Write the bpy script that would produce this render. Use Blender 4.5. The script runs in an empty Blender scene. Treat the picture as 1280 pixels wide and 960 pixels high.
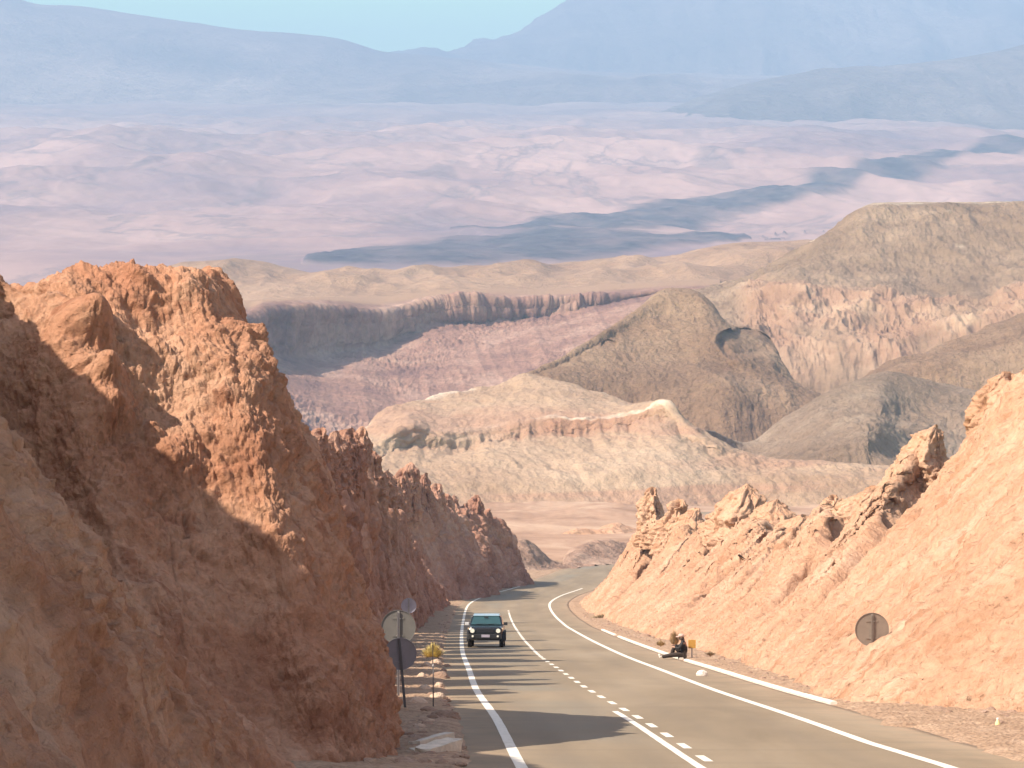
import bpy, bmesh, math, random
import numpy as np
from mathutils import Vector, Matrix

random.seed(7)
SC = bpy.context.scene
COL = SC.collection
F = 3600.0                      # focal length in units of the 1280 px wide photo
PITCH = math.atan(180.0 / F)

# ------------------------------------------------------------------ helpers
def P(px, py, d):
    """photo direction -> world point at forward distance d"""
    a = (px - 640.0) / F; b = (480.0 - py) / F
    c, s = math.cos(PITCH), math.sin(PITCH)
    dy = c + b * s; dz = -s + b * c
    k = d / dy
    return np.array([a * k, d, dz * k])

def herm(xs, ys, x):
    xs = np.asarray(xs, float); ys = np.asarray(ys, float); x = np.asarray(x, float)
    m = np.gradient(ys, xs)
    dl = np.diff(ys) / np.diff(xs)
    # limit overshoot
    for i in range(1, len(xs) - 1):
        if dl[i - 1] * dl[i] <= 0: m[i] = 0
        else: m[i] = np.sign(m[i]) * min(abs(m[i]), 3 * abs(dl[i - 1]), 3 * abs(dl[i]))
    xx = np.clip(x, xs[0], xs[-1])
    i = np.clip(np.searchsorted(xs, xx) - 1, 0, len(xs) - 2)
    h = xs[i + 1] - xs[i]; t = (xx - xs[i]) / h
    h00 = 2*t**3 - 3*t**2 + 1; h10 = t**3 - 2*t**2 + t; h01 = -2*t**3 + 3*t**2; h11 = t**3 - t**2
    return h00*ys[i] + h10*h*m[i] + h01*ys[i+1] + h11*h*m[i+1]

def sstep(a, b, x):
    t = np.clip((x - a) / (b - a), 0, 1)
    return t * t * (3 - 2 * t)

_perm = np.random.RandomState(11).permutation(4096).astype(np.int64)
_g = np.random.RandomState(12).normal(size=(4096, 3)); _g /= np.linalg.norm(_g, axis=1)[:, None]
def perlin(p):
    p = np.asarray(p, float); sh = p.shape[:-1]; p = p.reshape(-1, 3)
    i = np.floor(p).astype(np.int64); f = p - i
    u = f*f*f*(f*(f*6-15)+10)
    out = 0
    for dx in (0, 1):
        wx = u[:, 0] if dx else 1 - u[:, 0]
        for dy in (0, 1):
            wy = u[:, 1] if dy else 1 - u[:, 1]
            for dz in (0, 1):
                wz = u[:, 2] if dz else 1 - u[:, 2]
                h = _perm[(_perm[(_perm[(i[:, 0]+dx) & 4095] + i[:, 1]+dy) & 4095] + i[:, 2]+dz) & 4095]
                g = _g[h]
                out = out + wx*wy*wz*(g[:, 0]*(f[:, 0]-dx) + g[:, 1]*(f[:, 1]-dy) + g[:, 2]*(f[:, 2]-dz))
    return (out * 1.6).reshape(sh)

def fbm(p, o=5, gain=.5, lac=2.07, off=0.0):
    p = np.asarray(p, float) + off; a = 1.0; s = 0; n = 0
    for k in range(o):
        s = s + a * perlin(p); n += a; a *= gain; p = p * lac + 17.3
    return s / n

def ridged(p, o=5, gain=.5, lac=2.07, off=0.0):
    p = np.asarray(p, float) + off; a = 1.0; s = 0; n = 0
    for k in range(o):
        s = s + a * (1 - 2*np.abs(perlin(p))); n += a; a *= gain; p = p * lac + 9.7
    return s / n

def blocks(p, seed=0):
    """angular clods: a random height per cell, sunk along the cracks between cells"""
    p = np.asarray(p, float) + seed; sh = p.shape[:-1]; p = p.reshape(-1, 3)
    i = np.floor(p).astype(np.int64)
    d1 = np.full(len(p), 9.0); d2 = np.full(len(p), 9.0); val = np.zeros(len(p))
    for dx in (-1, 0, 1):
        for dy in (-1, 0, 1):
            for dz in (-1, 0, 1):
                h = _perm[(_perm[(_perm[(i[:, 0]+dx) & 4095] + i[:, 1]+dy) & 4095] + i[:, 2]+dz) & 4095]
                o = _g[h]*.5 + .5
                q = np.sqrt((i[:, 0]+dx+o[:, 0]-p[:, 0])**2 + (i[:, 1]+dy+o[:, 1]-p[:, 1])**2 + (i[:, 2]+dz+o[:, 2]-p[:, 2])**2)
                m = q < d1
                d2 = np.where(m, d1, np.minimum(d2, q)); val = np.where(m, (h % 997)/997.0, val); d1 = np.minimum(d1, q)
    e = np.clip((d2 - d1)/.22, 0, 1)
    return ((val - .5)*e - .35*(1 - e) + .25*(.5 - d1)).reshape(sh)

def v3(x, y, z): return np.stack(np.broadcast_arrays(x, y, z), -1)

# ------------------------------------------------------------------ mesh makers
def link(name, me, mat=None, parent=None):
    o = bpy.data.objects.new(name, me); COL.objects.link(o)
    if mat is not None: me.materials.append(mat)
    if parent is not None: o.parent = parent
    return o

def grid_mesh(name, G, mat, smooth=True, attrs=None, flip=False):
    nv, nu = G.shape[:2]
    me = bpy.data.meshes.new(name)
    me.vertices.add(nv * nu)
    me.vertices.foreach_set('co', np.ascontiguousarray(G, dtype=np.float32).ravel())
    idx = np.arange(nv * nu).reshape(nv, nu)
    q = np.stack([idx[:-1, :-1], idx[:-1, 1:], idx[1:, 1:], idx[1:, :-1]], -1).reshape(-1, 4)
    if flip: q = q[:, ::-1]
    n = len(q)
    me.loops.add(n * 4); me.polygons.add(n)
    me.loops.foreach_set('vertex_index', np.ascontiguousarray(q, dtype=np.int32).ravel())
    me.polygons.foreach_set('loop_start', np.arange(n, dtype=np.int32) * 4)
    me.polygons.foreach_set('loop_total', np.full(n, 4, dtype=np.int32))
    me.polygons.foreach_set('use_smooth', np.full(n, smooth, dtype=bool))
    me.update(calc_edges=True)
    for k, v in (attrs or {}).items():
        a = me.attributes.new(k, 'FLOAT', 'POINT')
        a.data.foreach_set('value', np.ascontiguousarray(v, dtype=np.float32).ravel())
    return link(name, me, mat)

def gnormal(G):
    du = np.gradient(G, axis=1); dv = np.gradient(G, axis=0)
    n = np.cross(du, dv); l = np.linalg.norm(n, axis=-1, keepdims=True)
    return n / np.maximum(l, 1e-9)

def catmull(C, n, w=None):
    """resample along axis 0 to n samples, C (m, ..., 3)"""
    m = len(C)
    if w is None: t = np.linspace(0, m - 1, n)
    else:
        w = np.concatenate([[0], np.cumsum(np.asarray(w, float))])
        t = np.interp(np.linspace(0, w[-1], n), w, np.arange(m))
    i = np.clip(np.floor(t).astype(int), 0, m - 2); f = (t - i).reshape((-1,) + (1,) * (C.ndim - 1))
    p1 = C[i]; p2 = C[i + 1]
    p0 = np.where((i > 0).reshape(f.shape), C[np.maximum(i - 1, 0)], 2*p1 - p2)
    p3 = np.where((i < m - 2).reshape(f.shape), C[np.minimum(i + 2, m - 1)], 2*p2 - p1)
    return .5*((2*p1) + (-p0 + p2)*f + (2*p0 - 5*p1 + 4*p2 - p3)*f*f + (-p0 + 3*p1 - 3*p2 + p3)*f**3)

def structure(o): o['kind'] = 'structure'; return o

# ------------------------------------------------------------------ materials
class NT:
    def __init__(s, name):
        s.m = bpy.data.materials.new(name); s.m.use_nodes = True
        s.t = s.m.node_tree; s.b = s.t.nodes['Principled BSDF']
        s.b.inputs['Roughness'].default_value = .95
        s.b.inputs['Specular IOR Level'].default_value = .15
        s.co = s.t.nodes.new('ShaderNodeTexCoord').outputs['Object']
    def n(s, typ, **kw):
        nd = s.t.nodes.new(typ)
        for k, v in kw.items():
            if k.startswith('i_'):
                key = k[2:]
                key = int(key) if key.isdigit() else key.replace('_', ' ')
                if isinstance(v, bpy.types.NodeSocket): s.t.links.new(v, nd.inputs[key])
                else: nd.inputs[key].default_value = v
            else: setattr(nd, k, v)
        return nd
    def L(s, a, b): s.t.links.new(a, b)
    def map(s, scale=(1, 1, 1), rot=(0, 0, 0), co=None):
        nd = s.n('ShaderNodeMapping'); s.L(co or s.co, nd.inputs['Vector'])
        nd.inputs['Scale'].default_value = scale; nd.inputs['Rotation'].default_value = rot
        return nd.outputs['Vector']
    def noise(s, scale, detail=6, rough=.6, co=None, dist=0):
        nd = s.n('ShaderNodeTexNoise'); s.L(co or s.co, nd.inputs['Vector'])
        nd.inputs['Scale'].default_value = scale; nd.inputs['Detail'].default_value = detail
        nd.inputs['Roughness'].default_value = rough; nd.inputs['Distortion'].default_value = dist
        return nd.outputs['Fac']
    def voro(s, scale, co=None, feat='F1'):
        nd = s.n('ShaderNodeTexVoronoi'); nd.feature = feat; s.L(co or s.co, nd.inputs['Vector'])
        nd.inputs['Scale'].default_value = scale
        return nd.outputs['Distance']
    def ramp(s, fac, stops):
        nd = s.n('ShaderNodeValToRGB'); s.L(fac, nd.inputs['Fac'])
        el = nd.color_ramp.elements
        while len(el) < len(stops): el.new(.5)
        for e, (p, c) in zip(el, stops):
            e.position = p; e.color = (c, c, c, 1) if isinstance(c, (int, float)) else (*c, 1)
        return nd.outputs['Color']
    def mix(s, fac, a, b, mode='MIX'):
        nd = s.n('ShaderNodeMix', data_type='RGBA', blend_type=mode)
        for key, v in ((0, fac), (6, a), (7, b)):
            if isinstance(v, bpy.types.NodeSocket): s.L(v, nd.inputs[key])
            elif isinstance(v, (int, float)): nd.inputs[key].default_value = v if key == 0 else (v, v, v, 1)
            else: nd.inputs[key].default_value = (*v, 1)
        return nd.outputs[2]
    def math(s, op, a, b=0.0):
        nd = s.n('ShaderNodeMath', operation=op)
        for k, v in ((0, a), (1, b)):
            if isinstance(v, bpy.types.NodeSocket): s.L(v, nd.inputs[k])
            else: nd.inputs[k].default_value = v
        return nd.outputs[0]
    def color(s, c):
        if isinstance(c, bpy.types.NodeSocket): s.L(c, s.b.inputs['Base Color'])
        else: s.b.inputs['Base Color'].default_value = (*c, 1)
    def bump(s, h, dist, strength=1.0, nrm=None):
        nd = s.n('ShaderNodeBump'); s.L(h, nd.inputs['Height'])
        nd.inputs['Distance'].default_value = dist; nd.inputs['Strength'].default_value = strength
        if nrm is not None: s.L(nrm, nd.inputs['Normal'])
        return nd.outputs['Normal']
    def normal(s, n): s.L(n, s.b.inputs['Normal'])

def rock_mat(name, dark, mid, pale, s=1.0, bumps=((1.2, .25), (6, .06), (28, .012)), strata=None, pits=True, clod_shade=None):
    """weathered clay rock; s scales the pattern (1 = metres)"""
    m = NT(name)
    n1 = m.noise(.35*s, 8, .62, dist=.4)
    c = m.ramp(n1, [(.32, dark), (.5, mid), (.68, pale)])
    n2 = m.noise(5*s, 6, .7)
    c = m.mix(.55, c, m.ramp(n2, [(.3, .62), (.55, 1.0), (.75, 1.2)]), 'MULTIPLY')
    if pits:
        v = m.voro(3.1*s, co=m.map((1, 1, .6)))
        c = m.mix(.5, c, m.ramp(v, [(.0, 1.25), (.12, 1.0), (.6, .88)]), 'MULTIPLY')
    if strata:
        for (freq, col, lo, hi, amt) in strata:
            w = m.noise(1.0, 4, .6, co=m.map((.02*freq, .02*freq, freq)), dist=.3)
            f = m.ramp(w, [(lo, 0.0), (hi, 1.0)])
            c = m.mix(m.math('MULTIPLY', f, amt), c, col)
    if clod_shade:      # dark clods and painted shade of overhung pits, drawn out down the fall line
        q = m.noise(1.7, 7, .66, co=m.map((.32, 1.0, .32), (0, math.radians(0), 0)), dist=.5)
        c = m.mix(m.ramp(q, [(.54, 0.0), (.64, .75)]), c, clod_shade)
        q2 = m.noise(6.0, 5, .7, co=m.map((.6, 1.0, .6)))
        c = m.mix(m.ramp(q2, [(.60, 0.0), (.68, .6)]), c, clod_shade)
    m.color(c)
    nrm = None
    if pits:
        wv = m.n('ShaderNodeVectorMath', operation='ADD'); m.L(m.co, wv.inputs[0])
        nz = m.n('ShaderNodeTexNoise'); m.L(m.co, nz.inputs['Vector']); nz.inputs['Scale'].default_value = 1.3*s; nz.inputs['Detail'].default_value = 5
        sc_ = m.n('ShaderNodeVectorMath', operation='SCALE'); m.L(nz.outputs['Color'], sc_.inputs[0]); sc_.inputs['Scale'].default_value = .8/s
        m.L(sc_.outputs[0], wv.inputs[1])
        nrm = m.bump(m.ramp(m.voro(2.2*s, co=wv.outputs[0], feat='DISTANCE_TO_EDGE'), [(0, 0.0), (.10, 1.0)]), .022/s, .7, nrm)
        nrm = m.bump(m.voro(6.5*s, co=wv.outputs[0]), .03/s, .7, nrm)
    for sc, di in bumps:
        nrm = m.bump(m.noise(sc*s, 8, .68, dist=.2), di/s, 1.0, nrm)
    m.normal(nrm)
    return m.m

def plain(name, col, rough=.6, metal=0.0, var=.12, vs=20, spec=.4, bump=0.0):
    m = NT(name)
    m.b.inputs['Roughness'].default_value = rough; m.b.inputs['Metallic'].default_value = metal
    m.b.inputs['Specular IOR Level'].default_value = spec
    n = m.noise(vs, 5, .6)
    m.color(m.mix(1.0, col, m.ramp(n, [(.3, 1 - var), (.7, 1 + var)]), 'MULTIPLY'))
    if bump: m.normal(m.bump(n, bump))
    return m.m

# ------------------------------------------------------------------ the lie of the land
ZD = [-200, 0, 100, 200, 260, 320, 400, 500, 600, 900, 1300, 1800, 2300, 3000, 3800, 4600, 6600, 9600, 12000, 14600, 27500]
S0 = .1197
ZZ = [-3.08 + 200*S0, -3.08, -3.08 - 100*S0, -3.08 - 200*S0, -33.6, -38.9, -45.6, -52.5, -58, -82, -116, -126, -98, -37, -15, 13, 161, 347, 537, 637, 700]
_zd = np.concatenate([np.arange(-200, 200, 10.), np.arange(200, 700, 20.), np.array(ZD[9:])])
_zz = herm(ZD, ZZ, _zd); _zz[_zd <= 200] = -3.08 - S0*_zd[_zd <= 200]
def zr(d): return herm(_zd, _zz, d)

CXD = [-200, 0, 40, 48, 64, 82, 103, 115, 145, 200, 245, 268, 285, 300, 320, 345, 370, 400, 440, 500, 600]
CXX = [12.6, 5.1, 3.72, 3.43, 2.94, 2.24, 1.66, 1.32, .80, .22, -.2, -.35, .0, 1.2, 3.8, 6.6, 9.2, 12.3, 17.5, 27, 46]
def xc(d): return herm(CXD, CXX, d)
LOFF = ([0, 48, 82, 115, 156, 200, 250, 300, 600], [3.25, 3.28, 3.25, 3.2, 3.4, 3.7, 3.9, 3.9, 3.5])
ROFF = ([0, 48, 55, 82, 144, 200, 265, 300, 600], [3.8, 3.85, 3.65, 3.6, 3.6, 3.7, 3.9, 3.9, 3.5])
def loff(d): return np.interp(d, *LOFF)
def roff(d): return np.interp(d, *ROFF)
def path(d):
    d = np.asarray(d, float); e = .5
    x = xc(d); t = (xc(d + e) - xc(d - e)) / (2*e)
    l = np.sqrt(1 + t*t)
    return x, 1/l, -t/l             # centre x, normal (nx, ny) to the right
def road_pt(d, off, dz=0.0):
    x, nx, ny = path(d)
    X = x + nx*off; Y = d + ny*off
    return v3(X, Y, zr(Y) + dz)

# ------------------------------------------------------------------ materials of the place
M = {}
M['red'] = rock_mat('red_clay_rock', (.37, .165, .095), (.465, .24, .145), (.56, .335, .22), clod_shade=(.27, .115, .065),
                    bumps=((1.6, .22), (7, .07), (30, .016)))
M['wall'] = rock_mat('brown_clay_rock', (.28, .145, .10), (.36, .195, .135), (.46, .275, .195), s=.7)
M['bank'] = rock_mat('pale_clay_slope', (.38, .215, .13), (.445, .265, .17), (.51, .33, .225), s=.8, clod_shade=(.29, .15, .085),
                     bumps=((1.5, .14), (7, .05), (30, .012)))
M['cream'] = rock_mat('cream_hill', (.38, .27, .18), (.47, .35, .24), (.58, .46, .33), s=.06, pits=False,
                      bumps=((2, .25), (9, .07)))
M['brown'] = rock_mat('brown_gravel_hill', (.225, .135, .082), (.295, .185, .115), (.38, .255, .165), s=.05,
                      bumps=((3, .2), (12, .05)))
M['canyon'] = rock_mat('canyon_rock', (.34, .19, .135), (.42, .25, .18), (.52, .35, .26), s=.04,
                       bumps=((2, .3), (9, .08)))
M['tan'] = rock_mat('tan_rolling_hill', (.24, .145, .09), (.30, .19, .12), (.38, .25, .165), s=.02, pits=False,
                    bumps=((3, .1),))

# ------------------------------------------------------------------ ground sheet
def build_ground():
    ang = np.concatenate([np.linspace(-42, -13, 40)[:-1], np.linspace(-13, 13, 640), np.linspace(13, 42, 40)[1:]])
    r = np.concatenate([np.geomspace(28, 2500, 430)[:-1], np.geomspace(2500, 13000, 860)[:-1], np.geomspace(13000, 27000, 70)])
    A, R = np.meshgrid(np.radians(ang), r)
    X = R*np.sin(A); Y = R*np.cos(A) - 60
    lat = X - xc(Y)
    Z = zr(Y)
    near = 1 - sstep(300, 420, Y)
    Z = Z + near*(7*sstep(14, 40, np.abs(lat)))
    Z = Z - .16*(1 - sstep(5.6, 7.0, np.abs(lat)))*(1 - sstep(560, 640, Y))
    Z = Z + near*.10*fbm(v3(X*.4, Y*.4, 0), 4)*sstep(5.4, 7, np.abs(lat))
    mid = sstep(420, 650, Y)*(1 - sstep(2000, 2600, Y))
    out = sstep(6, 24, np.abs(lat))
    Z = Z + mid*(3.0*fbm(v3(X*.02, Y*.014, 3), 6, .58) + .8*ridged(v3(X*.05, Y*.03, 6), 4))*out + sstep(330, 420, Y)*(1-mid)*(1-sstep(600, 800, Y))*out*1.0*fbm(v3(X*.05, Y*.05, 1), 4)
    far = sstep(2700, 4200, Y)
    w = ridged(v3(X*.0010 + .0007*Y, Y*.00065 - X*.0003, 7), 5, .42)
    w2 = fbm(v3(X*.0023, Y*.0012, 2), 5)
    Z = Z + sstep(2700, 7000, Y)*(1 - .6*sstep(8000, 12500, Y))*(62*w + 40*w2) + far*6*w
    w4 = ridged(v3(X*.0042 + .0012*Y + .5*w2, Y*.0026, 14), 4, .5)
    Z = Z + sstep(3000, 5000, Y)*(1 - .7*sstep(8000, 12500, Y))*10*w4
    w3 = fbm(v3(X*.012, Y*.006, 4), 4)
    Z = Z + far*4.5*w3
    # oasis woodland on the plain: patches with shape of their own
    az = X/np.maximum(Y, 1)
    px = 640 + F*az
    wob = fbm(v3(X*.0024, Y*.0016, 9), 5)
    def band(c, hw): return (1 - sstep(.5, 1.08, np.abs(Y + 500*wob - c)/hw))*(.75 + .25*sstep(-.3, .2, fbm(v3(X*.012, Y*.006, 31), 4)))
    c1 = np.interp(px, [380, 560, 760, 930], [3150, 3450, 3800, 4250]); h1 = np.interp(px, [380, 470, 700, 900, 940], [40, 330, 600, 250, 1])
    c2 = np.interp(px, [640, 830, 1000, 1100, 1280, 1500], [4260, 4720, 5200, 5800, 7000, 8000]); h2 = np.interp(px, [560, 680, 860, 1000, 1100, 1300, 1500], [1, 220, 380, 400, 300, 360, 300])
    veg = np.maximum(band(c1, h1)*(px > 380), band(c2, h2)*(px > 560))
    spots = sstep(.30, .42, fbm(v3(X*.0036, Y*.0012, 21), 4))*sstep(3600, 4200, Y)*(1 - sstep(7600, 8800, Y))
    veg = np.maximum(veg, .4*spots)
    Z = Z + veg*(4*fbm(v3(X*.03, Y*.02, 0), 3) + 5)
    G = v3(X, Y, Z)
    m = NT('desert_ground')
    n1 = m.noise(.0012, 7, .58, co=m.map((1, .5, 1), (0, 0, .5)), dist=.8)
    farc = m.ramp(n1, [(.36, (.165, .12, .14)), (.5, (.29, .19, .175)), (.64, (.40, .27, .235))])
    n2 = m.noise(.05, 9, .70, co=m.map((1, .6, 1)), dist=.8)
    midc = m.ramp(n2, [(.36, (.235, .14, .09)), (.5, (.335, .21, .14)), (.66, (.42, .29, .20))])
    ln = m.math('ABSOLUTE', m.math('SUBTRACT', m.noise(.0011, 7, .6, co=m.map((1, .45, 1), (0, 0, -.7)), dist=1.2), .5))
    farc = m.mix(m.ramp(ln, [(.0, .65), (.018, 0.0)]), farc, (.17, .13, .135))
    ln2 = m.math('ABSOLUTE', m.math('SUBTRACT', m.noise(.004, 7, .6, co=m.map((1, .4, 1), (0, 0, -.5)), dist=1.0), .5))
    farc = m.mix(m.ramp(ln2, [(.0, .18), (.02, 0.0)]), farc, (.38, .27, .235))
    sx = m.n('ShaderNodeSeparateXYZ'); m.L(m.co, sx.inputs[0])
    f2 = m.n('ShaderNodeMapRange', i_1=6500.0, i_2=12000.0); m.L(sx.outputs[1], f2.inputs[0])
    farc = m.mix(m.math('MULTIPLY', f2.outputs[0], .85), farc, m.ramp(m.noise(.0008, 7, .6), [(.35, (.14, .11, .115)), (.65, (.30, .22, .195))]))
    f = m.n('ShaderNodeMapRange', i_1=1800.0, i_2=2600.0); m.L(sx.outputs[1], f.inputs[0])
    c = m.mix(f.outputs[0], midc, farc)
    n3 = m.noise(1.5, 7, .7)
    c = m.mix(.5, c, m.ramp(n3, [(.3, .75), (.7, 1.2)]), 'MULTIPLY')
    at = m.n('ShaderNodeAttribute', attribute_name='veg')
    c = m.mix(at.outputs['Fac'], c, m.ramp(m.noise(.03, 5), [(.3, (.035, .036, .055)), (.7, (.09, .082, .095))]))
    m.color(c)
    m.normal(m.bump(m.noise(3, 6, .7), .05))
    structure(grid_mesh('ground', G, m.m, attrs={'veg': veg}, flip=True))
build_ground()

# ------------------------------------------------------------------ road
def ds(d0, d1):
    L = [d0]
    while L[-1] < d1: L.append(L[-1] + max(.5, .006*L[-1]))
    return np.array(L)
def strip(name, d, offs, mat, dz, thick=0.0):
    rows = [road_pt(d, o if np.ndim(o) else np.full_like(d, o), z if np.ndim(z) else np.full_like(d, z)) for o, z in zip(offs, dz)]
    G = np.stack(rows, 1)
    return structure(grid_mesh(name, G, mat))

def build_road():
    m = NT('worn_asphalt')
    n1 = m.noise(.35, 6, .6, co=m.map((1, .12, 1)), dist=.3)
    c = m.ramp(n1, [(.3, (.168, .13, .088)), (.5, (.21, .163, .11)), (.7, (.25, .198, .138))])
    c = m.mix(.35, c, m.ramp(m.noise(60, 3, .8), [(.3, .7), (.7, 1.3)]), 'MULTIPLY')
    # bluish bare patch where the dust has been swept by tyres
    u = m.n('ShaderNodeAttribute', attribute_name='lane')
    pt = m.ramp(u.outputs['Fac'], [(.0, 0.0), (.35, 1.0), (.65, 1.0), (1.0, 0.0)])
    pt = m.math('MULTIPLY', pt, m.ramp(m.noise(.10, 4, .5), [(.4, 0.0), (.6, .8)]))
    c = m.mix(pt, c, (.185, .165, .13))
    tk = m.n('ShaderNodeAttribute', attribute_name='track')
    c = m.mix(m.math('MULTIPLY', tk.outputs['Fac'], m.ramp(m.noise(.4, 5, .6, co=m.map((1, .1, 1))), [(.3, .05), (.7, .42)])), c, (.155, .125, .095))
    ed = m.n('ShaderNodeAttribute', attribute_name='edge')
    c = m.mix(m.math('MULTIPLY', ed.outputs['Fac'], m.ramp(m.noise(.9, 6, .65), [(.35, .0), (.65, .85)])), c, (.34, .235, .155))
    sl = m.noise(.5, 3, .5, co=m.map((.06, 1.2, 1)))
    c = m.mix(m.ramp(sl, [(.60, 0.0), (.66, .25)]), c, (.16, .125, .09))
    cr = m.voro(.13, co=m.map((.5, 1, 1)), feat='DISTANCE_TO_EDGE')
    c = m.mix(m.ramp(cr, [(.0, .12), (.010, 0.0)]), c, (.14, .11, .09))
    m.color(c); m.b.inputs['Roughness'].default_value = .85
    m.normal(m.bump(m.noise(45, 4, .7), .012))
    d = ds(-60, 640)
    x, nx, ny = path(d)
    lo, ro = -loff(d) - .95, roff(d) + 1.82
    lo = lo + .25*fbm(v3(d*.5, 0, 0), 4)
    cols = [lo - .25] + [lo + (ro - lo)*k for k in np.linspace(0, 1, 46)] + [ro + .05]
    zs = [-.18] + [0]*46 + [-.18]
    rows = [road_pt(d, o, np.full_like(d, z)) for o, z in zip(cols, zs)]
    G = np.stack(rows, 1)
    lane = np.stack([np.clip((o + 3.3)/3.3, 0, 1) for o in cols], 1)
    OFF = np.stack(cols, 1)
    trk = sum(np.exp(-((OFF - c0)/.33)**2) for c0 in (-2.45, -.85, .95, 2.6))
    edge = np.clip(np.exp(-((OFF - lo[:, None])/.7)) + np.exp(-((ro[:, None] - OFF)/.9)), 0, 1)
    structure(grid_mesh('road', G, m.m, attrs={'lane': lane, 'track': trk, 'edge': edge}))
    p = NT('road_paint')
    w = m = p
    pn = p.noise(5, 8, .75)
    c = p.ramp(pn, [(.30, (.32, .26, .19)), (.44, (.60, .55, .47)), (.7, (.70, .65, .57))])
    p.color(c); p.b.inputs['Roughness'].default_value = .7
    PAINT = p.m
    def line(name, off, w, d0, d1, step=None, dash=None):
        segs = [(d0, d1)] if not dash else [(a, a + dash[0]) for a in np.arange(d0, d1, dash[1])]
        V = []; Fc = []
        for a, b in segs:
            dd = np.linspace(a, b, max(2, int((b - a)/.8)))
            o = off(dd) if callable(off) else np.full_like(dd, off)
            wob = .012*fbm(v3(dd*.9, off(0.0) if callable(off) else off, 0), 3)
            wob2 = .012*fbm(v3(dd*.9, 5.5, 3.0), 3)
            Lp = road_pt(dd, o - w/2 + wob, .005); Rp = road_pt(dd, o + w/2 + wob2, .005)
            base = len(V)
            for l, r_ in zip(Lp, Rp): V += [tuple(l), tuple(r_)]
            for k in range(len(dd) - 1): Fc.append((base+2*k, base+2*k+1, base+2*k+3, base+2*k+2))
        me = bpy.data.meshes.new(name); me.from_pydata(V, [], Fc); me.update()
        structure(link(name, me, PAINT))
    line('edge_line', lambda d: -loff(d), .20, -40, 330)
    line('edge_line', lambda d: roff(d), .22, -40, 322)
    line('centre_dashes', (.0), .16, 10.2, 262, dash=(1.7, 3.9))
    line('centre_line', -.30, .15, -40, 68.6)
    line('centre_line', -.0, .12, 118, 252)
build_road()

def build_verges():
    m = NT('gravel_verge')
    c = m.ramp(m.noise(1.3, 7, .65), [(.3, (.26, .165, .105)), (.5, (.35, .235, .155)), (.72, (.45, .315, .22))])
    v = m.voro(9)
    c = m.mix(.6, c, m.ramp(v, [(.05, 1.3), (.3, 1.0), (.7, .7)]), 'MULTIPLY')
    m.color(c)
    m.normal(m.bump(m.voro(9), .06, 1.0, m.bump(m.noise(3, 6, .7), .08)))
    d = ds(10, 420); t = np.linspace(0, 1, 70)
    D, T = np.meshgrid(d, t, indexing='ij')
    for side in (-1, 1):
        inner = (loff(D) + .78 + .35*fbm(v3(D*.45, 3, 0), 4)) if side < 0 else (roff(D) + 1.84 + np.where(D < 71, 1.2*fbm(v3(D*.2, 8, 0), 4) - .3*(71-D)/20, 0)*1.0)
        off = inner + T*(6.5 if side < 0 else 8.0)
        W = road_pt(D, side*off)
        rise = .02 + .14*T + (.09*np.abs(fbm(W*.9, 4)) + .05*ridged(W*3.1, 3))*sstep(0, .08, T) - .03*(1 - sstep(0, .05, T))
        if side < 0: rise = rise + .25*sstep(.1, .5, T)*(fbm(W*.5, 3, off=4.))
        W[..., 2] += rise
        structure(grid_mesh('verge', W, m.m, flip=(side < 0)))
build_verges()

# ------------------------------------------------------------------ white kerb along the right shoulder
def sweep(name, d0, d1, off, prof, mat, step=.35):
    d = np.arange(d0, d1 + step/2, step)
    x, nx, ny = path(d)
    o = off(d)
    V = []; Fc = []
    n = len(prof)
    for k, dd in enumerate(d):
        j = .012*float(perlin(np.array([dd*1.3, 0, 5.])))
        for (a, h) in prof:
            q = road_pt(np.array(dd), np.array(o[k] + a + j), np.array(h + j*.5)); V.append(tuple(q))
    for k in range(len(d) - 1):
        for i in range(n): Fc.append((k*n + i, k*n + (i+1) % n, (k+1)*n + (i+1) % n, (k+1)*n + i))
    Fc.append(tuple(range(n))[::-1]); Fc.append(tuple((len(d)-1)*n + i for i in range(n)))
    me = bpy.data.meshes.new(name); me.from_pydata(V, [], Fc); me.update()
    return link(name, me, mat)
KERB = plain('white_painted_kerb', (.62, .56, .48), .75, var=.16, vs=3, bump=.01)
kprof = [(-.01, -.1), (-.01, .055), (.015, .08), (.135, .085), (.16, .07), (.16, -.1)]
for a, b in ((72.2, 113.2), (115.2, 164), (168, 188)):
    structure(sweep('kerb', a, b, lambda d: roff(d) + 1.84, kprof, KERB))

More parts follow.
